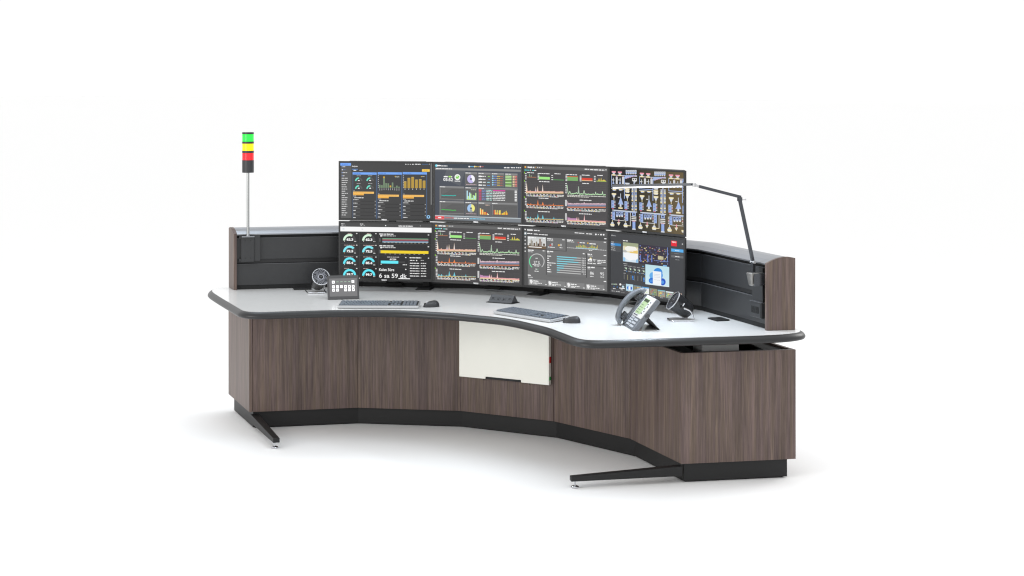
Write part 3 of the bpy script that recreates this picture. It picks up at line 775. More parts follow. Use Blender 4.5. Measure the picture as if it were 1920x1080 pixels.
def pic_gauges():
    s = Pic(52, 1542, 45, 70, 965, 990)
    s.rect(52, 45, 1490, 920, (72, 72, 72), 0); s.rect(52, 45, 1490, 60, (84, 84, 84), 1)
    s.words(66, 56, 54, 14, W_); s.words(72, 80, 32, 12, (210, 210, 210)); s.words(124, 80, 16, 12, (170, 170, 170)); s.words(376, 60, 54, 14, W_); s.words(384, 82, 28, 14, (210, 210, 210)); s.words(438, 82, 12, 14, (210, 210, 210))
    s.disc(795, 94, 9, W_); s.words(1004, 92, 232, 20, W_); s.disc(1358, 101, 6, (200, 200, 200))
    s.rect(52, 108, 1490, 78, (255, 255, 255), 3); s.words(90, 142, 32, 12, (150, 175, 190), 4); s.words(400, 146, 28, 10, (130, 140, 150), 4)
    for x, w in ((62, 302), (374, 302)):
        for k in range(4): s.rect(x, 202+193*k, w, 182 if k < 3 else 178, (60, 60, 60), 1)
    s.rect(686, 210, 846, 184, (60, 60, 60), 1); s.rect(686, 404, 846, 186, (60, 60, 60), 1); s.rect(686, 596, 480, 176, (60, 60, 60), 1); s.rect(686, 778, 480, 190, (60, 60, 60), 1); s.rect(1174, 600, 358, 370, (60, 60, 60), 1)
    CY = (112, 240, 255)
    for k, (t, frac, c) in enumerate((('62.3', 118, (225, 255, 228)), ('72.5', 138, (140, 240, 252)), ('85.4', 158, CY), ('99.7', 180, CY))):
        for x in (205, 518):
            y = 338+193*k+(3 if x > 300 else 0)
            s.arc(x, y, 72, 107, 0, 180, (78, 78, 78), 3, 24); s.arc(x, y, 72, 107, 0, frac, c, 4, 24)
            s.text(t, x-50, y-38, 42, W_, 5, 110, .05); s.words(x-(30 if k == 0 else 88), y-122, 60 if k == 0 else 180-30*(k == 2)-100*(k == 3), 12, (210, 185, 180)); s.words(x+106, y-124, 22, 20, (235, 235, 235))
            s.rect(x-88, y+8, 8, 12, (255, 160, 90) if k % 2 else W_, 4); s.words(x+74, y+8, 34, 16, (225, 225, 225))
    for y0, yb in ((222, 300), (416, 492)):
        s.words(692, y0, 230, 22, W_); s.disc(720, y0+40, 14, W_); s.words(738, y0+32, 220, 16, (225, 225, 225)); s.words(1478, y0+18, 22, 20, W_)
        s.rect(694, yb, 16, 60, (110, 110, 110), 2)
    s.rect(742, 304, 746, 62, (110, 114, 118), 2)
    for y, c in ((304, (130, 185, 150)), (320, (175, 100, 100)), (334, (150, 70, 90)), (348, (120, 150, 175)), (358, (165, 195, 215))): s.pg([(742, y), (1486, y+8), (1486, y+20), (742, y+12)], c, 3)
    for k in range(12): s.words(765+62*k, 370+k*.9, 30, 10, (205, 190, 170))
    s.rect(712, 502, 776, 46, (255, 226, 62), 3)
    for k in range(48): s.rect(716+16*k, 503+.2*k, 3.5, 44, (232, 190, 24), 4)
    for k in range(9): s.words(780+78*k, 556+k, 26, 10, (190, 190, 190))
    s.words(818, 604, 196, 18, (190, 190, 190)); s.text('61224', 862, 636, 28, W_, 5, 104, .04); s.words(1112, 612, 20, 20, W_)
    s.rect(716, 672, 284, 46, CY, 3); s.rect(1000, 684, 110, 26, (78, 78, 78), 2); s.rect(714, 726, 12, 14, W_, 3); s.words(1074, 732, 70, 16, W_)
    s.text('Kalan Süre', 688, 794, 48, W_, 5, 246, .015); s.text('6 sa 59 dk', 688, 882, 72, W_, 5, 452, .01); s.words(1112, 806, 20, 20, W_)
    s.rect(1002, 960, 190, 14, W_, 6)
    s.words(1184, 614, 190, 20, W_); s.words(1190, 660, 80, 16, W_); s.disc(1298, 670, 10, W_); s.words(1364, 662, 50, 14, (200, 200, 200)); s.words(1480, 622, 20, 18, W_)
    for k in range(6): s.words(1188, 706+42*k, 154, 17, W_); s.words(1366, 708+42*k, 86, 16, W_)
    s.disc(368, 962, 7, W_, 6)
    return s

def pic_ops():
    s = Pic(50, 1278, 55, 120, 915, 1010); sl = .07
    s.rect(50, 55, 1228, 860, (84, 84, 84), 0); s.rect(50, 55, 1228, 62, (96, 96, 96), 1); s.rect(50, 55, 42, 860, (92, 92, 92), 1)
    s.words(58, 70, 16, 26, W_); s.words(96, 76, 86, 26, W_); s.words(200, 86, 84, 20, W_); s.words(804, 120, 140, 16, W_); s.words(974, 132, 84, 18, W_)
    for x in (1112, 1148, 1186, 1224): s.disc(x, 150+(x-1112)*.04, 12 if x != 1148 else 7, W_)
    s.rect(50, 116, 38, 48, (135, 150, 155), 2); s.disc(68, 140, 13, W_); s.words(96, 132, 78, 18, W_); s.words(196, 142, 64, 16, W_); s.words(272, 148, 136, 16, W_); s.words(1232, 206, 40, 16, W_)
    for y in (192, 245, 300, 355, 408): s.disc(67, y, 11, (215, 215, 215), 3)
    T = (118, 118, 118)
    for x, y, w, h in ((104, 372, 276, 366), (390, 200, 282, 184), (686, 218, 584, 198), (390, 392, 580, 396), (984, 432, 286, 180), (984, 622, 286, 190), (104, 738, 1166, 176)): s.rect(x, y, w, h, T, 1)
    # picture tile: hazy works with towers (plain shapes)
    s.rect(104, 182, 276, 178, [(205, 208, 208), (236, 236, 232)], 1); s.rect(104, 318, 276, 42, (120, 100, 78), 2); s.rect(120, 334, 196, 12, W_, 4)
    for x, y, w, h, c in ((150, 232, 14, 96, (150, 140, 122)), (168, 250, 10, 78, (95, 85, 72)), (228, 262, 20, 66, (150, 140, 125)), (280, 222, 22, 106, (140, 112, 95)), (310, 262, 12, 66, (120, 105, 90)), (192, 282, 26, 46, (115, 100, 85)), (130, 288, 18, 40, (90, 82, 72)), (252, 290, 26, 40, (80, 72, 64)), (335, 292, 30, 34, (105, 92, 80))): s.rect(x, y, w, h, c, 3)
    s.words(106, 188, 120, 22, W_); s.words(108, 214, 40, 12, W_); s.words(334, 206, 30, 18, W_)
    s.words(398, 210, 86, 20, W_); s.words(400, 238, 92, 14, (220, 220, 220)); s.words(622, 226, 34, 16, W_)
    s.pg([(430, 326), (446, 300), (462, 326)], (220, 70, 65), 3); s.text('0', 462, 286, 36, W_, 5); s.words(408, 336, 102, 14, W_)
    s.disc(572, 316, 15, (240, 185, 80), 3); s.text('0', 594, 294, 36, W_, 5); s.words(582, 346, 42, 13, W_); s.rect(528, 270, 3, 90, (140, 140, 140), 2)
    s.words(692, 228, 88, 20, W_); s.words(692, 254, 106, 14, (220, 220, 220)); s.words(1224, 258, 34, 16, W_)
    s.disc(856, 276, 8, (215, 90, 80), 3); s.words(878, 266, 78, 18, W_); s.disc(996, 282, 11, (230, 175, 70), 3); s.words(1018, 280, 92, 20, W_)
    hs = [22, 18, 26, 46, 30, 42, 24, 40, 44, 38, 34, 26, 12, 20, 10, 16, 28, 30, 50, 44, 26, 30, 16, 22, 48]
    for k, h in enumerate(hs):
        x = 826+12.6*k; y = 346+k*.7; s.rect(x, y-h, 7, h, ((230, 210, 100), (150, 200, 90), (235, 195, 80), (205, 110, 80))[k % 3 if k != 13 else 3], 3); s.rect(x, y, 8, 13, (165, 220, 235), 3)
    s.words(692, 346, 570, 11, (220, 220, 220)); s.words(1012, 384, 48, 12, W_)
    # dial
    s.words(108, 380, 88, 20, W_); s.words(110, 408, 74, 13, (220, 220, 220)); s.words(330, 392, 36, 18, W_)
    s.arc(242, 560, 104, 116, -48, 228, (205, 205, 205), 3, 40, 1.02); s.arc(242, 560, 104, 117, -50, 42, (120, 232, 172), 4, 20, 1.02)
    s.words(222, 506, 34, 12, W_); s.text('27 %', 196, 552, 40, W_, 5, 92); s.words(178, 600, 122, 12, W_); s.words(200, 620, 78, 12, W_); s.words(222, 668, 26, 14, W_); s.disc(260, 676, 5, (120, 230, 170)); s.words(208, 698, 62, 14, W_)
    # bars
    s.words(396, 398, 92, 20, W_); s.words(398, 424, 42, 13, (220, 220, 220)); s.words(922, 432, 36, 18, W_)
    vals = ['738', '688', '758', '428', '262', '259', '103', '2']
    for k, (f, wl) in enumerate(((.83, 62), (.71, 26), (.90, 28), (.44, 132), (.29, 70), (.29, 36), (.12, 56), (.01, 64))):
        y = 478+33.5*k; s.rect(542, y+2, 352, 13, (196, 196, 196), 2); s.rect(542, y+1, max(352*f, 6), 15, (140, 218, 232), 3)
        s.words(398, y-8, wl, 17, W_); s.text(vals[k], 906 if k < 7 else 930, y+24, 20, W_, 5, 36 if k < 7 else 11); s.rect(952, y+28, 9, 16, W_, 3)
    s.words(992, 438, 64, 20, W_); s.words(996, 466, 70, 13, (220, 220, 220)); s.words(1224, 456, 36, 18, W_)
    s.disc(1036, 514, 16, (245, 225, 130), 3); s.disc(1014, 536, 18, W_, 4); s.disc(1036, 530, 20, W_, 4); s.rect(1002, 538, 50, 16, W_, 4); s.rect(1014, 536, 24, 10, (118, 118, 118), 5)
    s.text('75°', 1066, 518, 36, W_, 5); s.words(992, 574, 68, 16, W_); s.words(1072, 580, 38, 16, W_)
    for k, w in enumerate((120, 118, 56)): s.words(1134, 530+24*k, w, 15, W_)
    s.words(992, 632, 104, 22, W_); s.words(994, 660, 40, 13, (220, 220, 220)); s.words(1224, 648, 36, 18, W_)
    s.text('86', 1028, 708, 44, W_, 5, 56); s.text('95', 1174, 718, 44, W_, 5, 56); s.words(1028, 772, 56, 13, W_); s.words(1178, 782, 50, 13, W_)
    s.words(108, 756, 44, 20, W_); s.words(110, 788, 78, 13, (220, 220, 220)); s.words(1224, 846, 36, 18, W_)
    for k, x in enumerate((122, 404, 682, 966)):
        y = 820+24*k; s.rect(x, y, 266, 84 if k < 3 else 80, (136, 136, 136), 2); s.rect(x+4, y+4, 62, 80, (165, 165, 165), 3)
        s.pg([(x+12, y+22), (x+34, y+8), (x+60, y+34), (x+54, y+56), (x+34, y+80), (x+20, y+50)], (246, 246, 246), 4)
        s.words(x+70, y+22, 80, 20, W_); s.words(x+70, y+54, 128, 14, W_); s.words(x+70, y+70, 60, 12, W_); s.words(x+246, y+80-6*(k == 3), 24, 14, W_)
    return s

def pic_wall():
    s = Pic(42, 1092, 50, 125, 915, 1000)
    s.rect(42, 50, 1050, 865, (77, 78, 80), 0); s.disc(68, 88, 11, (170, 170, 170)); s.words(82, 84, 44, 14, (170, 172, 175)); s.words(232, 150, 68, 18, W_)
    s.rect(50, 168, 150, 150, (90, 91, 93), 1); s.rect(50, 196, 150, 36, (66, 142, 205), 3)
    for y, w in ((176, 48), (204, 48), (234, 58), (262, 66), (290, 68)): s.words(56, y, w, 14, W_ if y == 204 else (190, 190, 190), 4)
    # map tile (plain land and water patches)
    s.rect(230, 182, 224, 276, (222, 236, 246), 2)
    s.rect(230, 182, 224, 60, (165, 172, 140), 3); s.rect(236, 232, 214, 92, (236, 224, 186), 3); s.pg([(256, 262), (300, 236), (410, 246), (440, 290), (380, 316), (270, 310)], (250, 248, 240), 4); s.pg([(232, 296), (270, 290), (296, 318), (280, 330), (232, 330)], (190, 190, 186), 4); s.rect(330, 296, 118, 40, (238, 205, 120), 4)
    s.rect(232, 326, 220, 14, (246, 248, 250), 4); s.pg([(244, 336), (440, 346), (448, 400), (420, 440), (392, 430), (330, 446), (280, 424), (246, 390)], (250, 251, 252), 4)
    s.rect(232, 400, 34, 56, (160, 205, 240), 3); s.rect(420, 420, 30, 50, (150, 198, 238), 3)
    # small schematic
    s.rect(458, 206, 444, 280, (66, 62, 74), 1)
    r2 = random.Random(4)
    for k in range(95):
        x = 464+r2.random()*416; y = 214+r2.random()*236+(x-464)*.06
        c = r2.choice(((205, 188, 120), (120, 132, 185), (190, 172, 110), (160, 168, 205), (190, 110, 108), (105, 118, 170), (215, 205, 165), (105, 118, 170), (90, 98, 135)))
        s.rect(x, y, r2.uniform(6, 22), r2.uniform(6, 17), c, 2+k % 4)
    for x in (478, 582, 640): s.rect(x, 356, 16, 100, (110, 130, 200), 7)
    s.rect(866, 240, 8, 200, (130, 155, 215), 7); s.rect(700, 428, 170, 7, (130, 155, 215), 7)
    for k in range(5): s.rect(736+16*k, 366+k, 11, 48, (228, 220, 180), 8)
    s.words(806, 486, 56, 26, (130, 185, 235), 7)
    # gauges tile
    s.words(238, 486, 56, 12, (200, 200, 200)); s.words(510, 514, 26, 14, (120, 180, 230))
    for k in range(5):
        x = 268+64*k; y = 560+8*k; s.words(x-24, y-48, 50, 11, (180, 180, 180)); s.arc(x, y, 15, 20, 0, 200, (170, 170, 170), 3); s.pg([(x-4, y-12), (x+20, y-6), (x+18, y+16), (x+2, y+8)], (205, 232, 205), 4); s.words(x-24, y+24, 34, 12, (190, 190, 190)); s.rect(x+12, y+34, 12, 12, (90, 150, 215), 3)
    s.words(240, 624, 30, 12, (190, 190, 190))
    for k in range(7):
        x = 244+50*k
        for j in range(6): s.rect(x, 650+12*j+3*k, 9, 7, (150, 150, 145) if k != 1 else (190, 180, 130), 3)
    for x, y, h in ((364, 662, 38), (370, 704, 16), (524, 682, 36), (526, 724, 14)): s.rect(x, y, 20, h, (80, 140, 215), 4)
    # big tile: abstract pale blue picture with rounded blue swirls and a white panel
    s.rect(556, 490, 336, 284, [(196, 230, 240), (215, 240, 248)], 2); s.rect(556, 764, 336, 10, (232, 244, 250), 3)
    for cx, cy, rx, ky, c in ((735, 600, 64, 1., (66, 145, 225)), (660, 650, 46, 1.1, (110, 180, 240)), (650, 720, 46, .9, (48, 120, 215)), (800, 730, 44, 1.15, (35, 95, 200)), (770, 640, 34, 1.5, (86, 160, 235))): s.disc(cx, cy, rx, c, 4+int(cx) % 3, ky, 26)
    s.disc(800, 735, 22, (95, 160, 235), 8, 1.1); s.disc(640, 725, 22, (85, 150, 230), 8, .9)
    s.rect(664, 580, 118, 190, (246, 250, 253), 9)
    for j in range(3):
        for k in range(6): s.rect(688+14*k, 622+20*j+k*.9, 7, 8, (185, 190, 210), 10)
    s.words(684, 700, 34, 10, (205, 210, 220), 10); s.words(728, 704, 34, 10, (205, 210, 220), 10)
    # red square emblem and buttons
    s.rect(920, 140, 78, 76, (236, 52, 64), 3); s.text('TRESCO', 928, 150, 20, W_, 5, 62, .03); s.disc(1075, 186, 9, (210, 210, 210))
    s.rect(920, 252, 168, 42, (98, 180, 240), 3); s.words(974, 272, 58, 14, (225, 240, 250), 4); s.rect(920, 304, 168, 30, (90, 91, 93), 2); s.words(966, 316, 66, 10, (140, 140, 140)); s.rect(920, 344, 168, 32, (112, 113, 115), 2); s.words(974, 356, 60, 14, W_); s.words(978, 402, 56, 12, (150, 150, 150))
    # thumbnails
    for k in range(5): s.words(62+18*k, 786, 10, 22, ((210, 210, 210), (180, 215, 175))[k % 2]); 
    s.rect(92, 820, 12, 18, (70, 120, 180), 3); s.rect(140, 826, 12, 18, (70, 120, 180), 3); s.words(82, 852, 38, 12, W_)
    s.disc(192, 796, 15, W_); s.rect(216, 812, 32, 28, (205, 230, 240), 3); s.rect(176, 842, 82, 12, W_, 3); s.words(196, 866, 34, 12, (220, 220, 220)); s.words(212, 788, 46, 12, (130, 130, 135))
    cols = [None, (150, 145, 105), (244, 246, 244), (150, 150, 122), (172, 160, 140), (150, 162, 150), (205, 180, 165)]
    for k in range(7):
        x = 274+114.5*k; y = 782+15.5*k; w = 106
        if k == 0:
            s.rect(x, y, w, 98, (196, 228, 244), 2); s.disc(x+36, y+58, 20, (60, 130, 220), 3, 1.4); s.disc(x+72, y+62, 18, (40, 100, 205), 3, 1.3); s.rect(x+38, y+34, 30, 54, (246, 250, 252), 5)
        else:
            s.rect(x, y, w, 96, cols[k], 2)
            for j in range(16 if k != 2 else 3):
                a = r2.random()*.75; b = r2.random()*.75
                s.rect(x+a*w, y+b*96+4, r2.uniform(8, 26), r2.uniform(6, 20), tuple(min(255, max(0, int(v*r2.uniform(.6, 1.45)))) for v in cols[k]), 3+j % 4)
            if k in (1, 2, 4, 5): s.rect(x, y, w, 16, ((120, 150, 165), (90, 165, 225), 0, (140, 190, 205), (235, 245, 250))[(1, 2, 0, 4, 5).index(k)-0 if k < 3 else k-1] if k != 2 else (96, 170, 228), 7)
        s.words(x+32, y+106, 44, 10, (200, 200, 200))
    s.rect(42, 866, 300, 4, (120, 120, 122), 2); s.rect(42, 872, 1050, 46, (88, 88, 90), 1); s.words(64, 888, 42, 14, (200, 200, 200)); s.words(126, 892, 60, 14, (200, 200, 200)); s.words(204, 904, 50, 12, (140, 140, 140))
    return s

# shared monitor meshes
bm = NB()
box(bm, 0, MW, .004, .013, 0, MH, .0012); nfr = len(bm.faces); box(bm, .05, MW-.05, .0128, .060, .0003, MH-.0003, .004)
bm.faces.ensure_lookup_table()
for f in bm.faces[nfr:]: f.material_index = 1

for x0, x1, z0, z1 in ((0, BZ, 0, MH), (MW-BZ, MW, 0, MH), (BZ, MW-BZ, 0, BZ+.0015), (BZ, MW-BZ, MH-BZ, MH)):
    box(bm, x0, x1, -.0003, .0039, z0, z1, .0007)
me_house = bpy.data.meshes.new('housing'); bm.to_mesh(me_house); bm.free(); me_house.materials.append(M['bezel']); me_house.materials.append(M['deck'])
bm = NB(); text_bm(bm, 'TRESCO', (.2425+.003, -.0009, .0022), (1, 0, 0), (0, 0, 1), .0072, .030, .03)
me_badge = bpy.data.meshes.new('badge'); bm.to_mesh(me_badge); bm.free(); me_badge.materials.append(M['badge'])
bm = NB(); box(bm, .285, .325, .003, .02, -.0046, -.0005, .001)
me_joy = bpy.data.meshes.new('control_pad'); bm.to_mesh(me_joy); bm.free(); me_joy.materials.append(M['matte'])

pics = {(0, 1): (pic_analytics, 'black monitor in upper row showing blue sidebar, gauges and orange bar charts'),
        (1, 1): (pic_status, 'black monitor in upper row showing the 05:52 clock and donut charts'),
        (2, 1): (pic_charts, 'black upper row monitor with spiky line charts, between donut chart and plant schematic screens'),
        (3, 1): (pic_plant, 'black upper row monitor showing pale blue plant schematic, behind the lamp head'),
        (0, 0): (pic_gauges, 'black lower row monitor showing cyan gauges and a white band across the top'),
        (1, 0): (lambda: pic_charts(2), 'black lower row monitor showing spiky line charts, behind the black power outlet'),
        (2, 0): (pic_ops, 'black lower row monitor showing grey dashboard with 27 % dial and pale bars'),
        (3, 0): (pic_wall, 'black lower row monitor showing map, blue picture and red square, behind the telephone')}
for c in range(4):
    a, b = Vector(mk[c]), Vector(mk[c+1]); ang = math.atan2(b.y-a.y, b.x-a.x)
    u = (b-a).normalized(); st = a+u*(((b-a).length-MW)/2+.0)
    for r in (0, 1):
        t = empty('monitor', (st.x+u.x*.0004, st.y+u.y*.0004, MZ+r*(MH+MG)), ang, pics[(c, r)][1], 'monitor', 'monitors in the two by four video wall')
        for nm, me in (('housing', me_house), ('badge', me_badge), ('control_pad', me_joy)):
            o = bpy.data.objects.new(nm, me); col.objects.link(o); o.parent = t
            if nm == 'housing': o.scale = (.9983, 1, 1)
        pics[(c, r)][0]().build(t)

# monitor stand: posts on base plates, cross bars and brackets behind the screens
stand = empty('monitor_stand', (0, .46, ZD), label='black monitor stand with flat base plates under the video wall', cat='monitor stand')
def loc(x, y): return (x, y-.46)
for px, py, ang in ((-.668, .432, .36), (.002, .532, 0), (.668, .432, -.36)):
    Rm = Matrix.Translation((*loc(px, py), 0)) @ Matrix.Rotation(ang, 4, 'Z')
    bm = NB(); hexa(bm, [(-.045, -.055, .0005), (.045, -.055, .0005), (.045, .055, .0005), (-.045, .055, .0005)], [(-.036, -.05, .009), (.036, -.05, .009), (.036, .05, .009), (-.036, .05, .009)], .001)
    bmesh.ops.transform(bm, matrix=Rm, verts=bm.verts[:]); pl = obj('base_plate', bm, M['matte'], stand)
    bm = NB(); box(bm, -.02, .02, .03, .054, .0092, .64, .003, mtx=Rm); obj('post', bm, M['matte'], stand)
for c in range(4):
    a, b = Vector(mk[c]), Vector(mk[c+1]); ang = math.atan2(b.y-a.y, b.x-a.x); m_ = (a+b)/2
    Rm = Matrix.Translation((*loc(m_.x, m_.y), 0)) @ Matrix.Rotation(ang, 4, 'Z')
    for z in (.22, .56):
        bm = NB(); box(bm, -.05, .05, .0605, .072, z-.05, z+.05, .002, mtx=Rm); box(bm, -.02, .02, .072, .1, z-.02, z+.02, .002, mtx=Rm); obj('bracket', bm, M['matte'], stand)
    bm = NB(); box(bm, -.05, .05, .19, .222, .010, .026, .002, mtx=Rm); box(bm, -.045, .03, .195, .222, .0262, .05, .002, mtx=Rm); obj('wall_foot', bm, M['deck'], stand)
xs = [loc(*p) for p in ((-.95, .29), (-.668, .43), (.0, .535), (.668, .43), (.95, .29))]
bm = NB()
for z in (.22, .56):
    for p, q in zip(xs[:-1], xs[1:]):
        d = (Vector(q)-Vector(p)).normalized(); nn = Vector((-d.y, d.x))*.012
        slab(bm, Vector(p)-nn, Vector(q)-nn, Vector(p)+nn, Vector(q)+nn, z-.018, z+.018)
obj('crossbar', bm, M['matte'], stand)

# ------------------------------------------------------------------ whiteboard on the middle panel
wb = empty('whiteboard', (0, .1745, .2847), label='cream white panel hanging on the middle wood front panel, black handle notch at its bottom', cat='whiteboard')
bm = NB()
Z1 = .318; n0, n1, nz = -.108, .106, .0125
pr = [(-.2715, 0), (n0-.002, 0), (n0, nz), (n1, nz), (n1+.002, 0), (.272, 0), (.272, Z1), (-.2715, Z1)]
t = NB(); fv = [t.verts.new((x, -.0295, z)) for x, z in pr]; bv = [t.verts.new((x, -.0035, z)) for x, z in pr]
t.faces.new(fv); t.faces.new(bv[::-1])
for i in range(8): t.faces.new((fv[i], bv[i], bv[(i+1) % 8], fv[(i+1) % 8]))
bmesh.ops.recalc_face_normals(t, faces=t.faces[:]); bmesh.ops.bevel(t, geom=t.edges[:], offset=.0008, segments=1, affect='EDGES'); merge(bm, t)
obj('board', bm, M['cream'], wb)
bm = NB(); box(bm, n0+.0005, n1-.0005, -.031, -.004, .0012, nz-.0008, .002); obj('handle', bm, M['black'], wb)
for x in (-.125, .151):
    bm = NB(); cyl(bm, (x, -.018, -.0008), (x, -.018, -.008), .0032); obj('peg', bm, M['black'], wb)
for nm, m_, z0, z1 in (('red_marker', 'red', .113, .146), ('green_marker', 'green', .024, .042)):
    bm = NB(); box(bm, .2722, .2750, -.0245, -.009, z0, z1, .0006); obj(nm, bm, M[m_], wb)

# ------------------------------------------------------------------ signal tower (left) on its wall bracket
p, u, nn, L = wall_frame(False, 0)
ang = math.atan2(u.y, u.x)+PI       # local x to the viewer's right along the wall, -y out of the wall
base = Vector((-1.5085, -.0905))
tw = empty('signal_tower', (base.x, base.y, .9965), math.atan2(-u.y, -u.x), 'stack light with green, yellow and red lenses on a tall silver pole', 'signal light')
bm = NB(); box(bm, -.037, .034, -.004, -.001, -.139, .0, .001); box(bm, -.037, -.0355, -.001, .031, -.139, .0, .0005); box(bm, .0325, .034, -.001, .031, -.137, .0, .0005); box(bm, .0345, .068, .004, .0065, -.136, .008, .001)
box(bm, -.048, -.0375, .008, .031, -.012, .004, .001); box(bm, -.048, -.0375, .008, .031, -.138, -.122, .001)
br = obj('wall_bracket', bm, M['slat'], tw)
for x in (-.014, .014):
    for z in (-.020, -.118):
        bm = NB(); cyl(bm, (x, -.0041, z), (x, -.0062, z), .0024, seg=12); obj('screw', bm, M['matte'], br)
bm = NB(); box(bm, -.036, .035, -.030, .016, .0006, .0055, .0012); cyl(bm, (0, -.004, .005), (0, -.004, .014), .0105, .0088); obj('flange', bm, M['alu'], tw)
bm = NB(); cyl(bm, (0, -.004, .014), (0, -.004, .364), .008); obj('pole', bm, M['steel'], tw, True)
z = .361
def tier(nm, h, m_, r=.0328, bev=.0012):
    global z
    bm = NB(); lathe(bm, [(0, z), (r-bev, z), (r, z+bev), (r, z+h-bev), (r-bev, z+h), (0, z+h)], 48, Matrix.Translation((0, -.004, 0))); z += h+.0001
    return obj(nm, bm, M[m_], tw, True)
tier('lamp_base', .0705, 'stack'); tier('red_lens', .039, 'lens_r', .0322); tier('spacer', .0135, 'stack'); tier('yellow_lens', .039, 'lens_y', .0322)
tier('spacer', .012, 'stack'); tier('green_lens', .0405, 'lens_g', .0322); tier('cap', .011, 'stack')

# ------------------------------------------------------------------ fans
def make_fan(base, h, nrm, centre, label, stand_dir=1):
    """base: middle of the loop on the desk; h: facing in plan; nrm: axis of the barrel; centre: barrel middle"""
    t = empty('desk_fan', (base[0], base[1], ZD), 0, label, 'fan', 'small desk fans')
    nrm = Vector(nrm).normalized(); C = Vector(centre)-Vector((base[0], base[1], ZD))
    Q = Vector((0, 0, 1)).rotation_difference(nrm).to_matrix().to_4x4(); Tm = Matrix.Translation(C) @ Q
    bm = NB(); lathe(bm, [(0, -.056), (.02, -.055), (.031, -.048), (.037, -.036), (.0385, -.03), (.0385, -.0285), (.0395, -.0265), (.0445, .036), (.0462, .046), (.0462, .05), (.0448, .0505), (.0445, .049), (.043, .040), (.041, .0), (0, -.002)], 48, Tm)
    obj('barrel', bm, M['fan'], t, True, ang=40)
    bm = NB()
    br_ = NB(); lathe(br_, [(.0446, .0475), (.0446, .0512), (.0464, .0512), (.0470, .0495), (.0470, .0470)], 48, Tm); obj('rim', br_, M['silver'], t, True)
    lathe(bm, [(.0125, .046), (.0125, .0505), (.0145, .0505), (.0145, .046)], 30, Tm)
    n = 22
    for k in range(n):
        prev = None
        for j in range(8):
            f = j/7; r = .0138+f*.0312; a = 2*PI*k/n+f*.85; w = .0006+f*.0003
            c_ = Vector((math.cos(a)*r, math.sin(a)*r, .0500)); tg = Vector((-math.sin(a), math.cos(a), 0))
            q = [bm.verts.new(Tm @ (c_+tg*w)), bm.verts.new(Tm @ (c_-tg*w)), bm.verts.new(Tm @ (c_-tg*w-Vector((0, 0, .006)))), bm.verts.new(Tm @ (c_+tg*w-Vector((0, 0, .006))))]
            if prev:
                for i in range(4): bm.faces.new((prev[i], prev[(i+1) % 4], q[(i+1) % 4], q[i]))
            prev = q
    bmesh.ops.recalc_face_normals(bm, faces=bm.faces[:]); obj('grille', bm, M['fin'], t)
    bm = NB(); lathe(bm, [(.0123, .044), (.0123, .0505), (.0105, .0535), (.006, .0552), (0, .0557)], 28, Tm); obj('hub', bm, M['gloss'], t, True)
    FS = 1.06
    for ch in t.children: ch.data.transform(Matrix.Translation(C) @ Matrix.Scale(FS, 4) @ Matrix.Translation(-C))
    h = Vector((*h, 0)).normalized(); l = Vector((-h.y, h.x, 0))
    pv = C+nrm*.004; r_ = .0038
    zf = .0042
    path = [pv+l*.0525+Vector((0, 0, .020))-h*.008, pv+l*.0525, Vector((0, 0, .050))-h*.038+l*.0525, Vector((0, 0, .018))-h*.052+l*.0525, Vector((0, 0, .0062))-h*.050+l*.0525, Vector((0, 0, zf))-h*.036+l*.052,
            Vector((0, 0, zf))+h*.045+l*.048, Vector((0, 0, zf))+h*.058+l*.036, Vector((0, 0, zf))+h*.061, Vector((0, 0, zf))+h*.058-l*.036, Vector((0, 0, zf))+h*.045-l*.048, Vector((0, 0, zf))-h*.045-l*.052]
    bm = NB(); tube(bm, smooth_path(path, 6), r_, 12); obj('wire_stand', bm, M['chrome'], t, True, ang=60)
    for s in (1,):
        bm = NB(); cyl(bm, pv+l*s*.040, pv+l*s*.058, .0075, .0066, 20); obj('pivot_knob', bm, M['fan'], t, True)
    return t
make_fan((1.088, -.018), (-.83, -.56), (-.60, -.54, .57), (1.086, -.008, .7668), 'black desk fan with chrome wire stand, next to the telephone')
make_fan((-1.118, .014), (.66, -.75), (.66, -.56, .52), (-1.115, .0385, .7600), 'black desk fan with chrome wire stand, behind the grey touch panel')

# ------------------------------------------------------------------ touch panel
d = Vector((-.7389+.8675, -.1158+.2247)); ang = math.atan2(d.y, d.x)
tp = empty('touch_panel', ((-.7389-.8675)/2, (-.1158-.2247)/2, ZD), ang, 'grey touch panel with white icon keys, leaning back beside the silver keyboard', 'touch panel')
Tm = Matrix.Translation((0, 0, .0015)) @ Matrix.Rotation(math.radians(-23), 4, 'X')
PW_, PH_ = .169, .1345
bm = NB(); box(bm, -PW_/2, PW_/2, 0, .016, 0, PH_, .004, 3, Tm); obj('case', bm, M['panelgrey'], tp)
bm = NB(); hexa(bm, [(-.06, .045, 0), (.06, .045, 0), (.06, .075, 0), (-.06, .075, 0)], [(-.05, .052, .075), (.05, .052, .075), (.05, .066, .075), (-.05, .066, .075)], .002); obj('foot', bm, M['panelgrey'], tp)
bm = NB(); box(bm, -.0742, .0742, -.0012, .0005, .0165, .1165, .0005, 1, Tm); gl = obj('glass', bm, M['panelface'], tp)
def pxz(x, z): return Tm @ Vector((x, 0, z))
bm = NB(); bi = NB(); bg = NB()
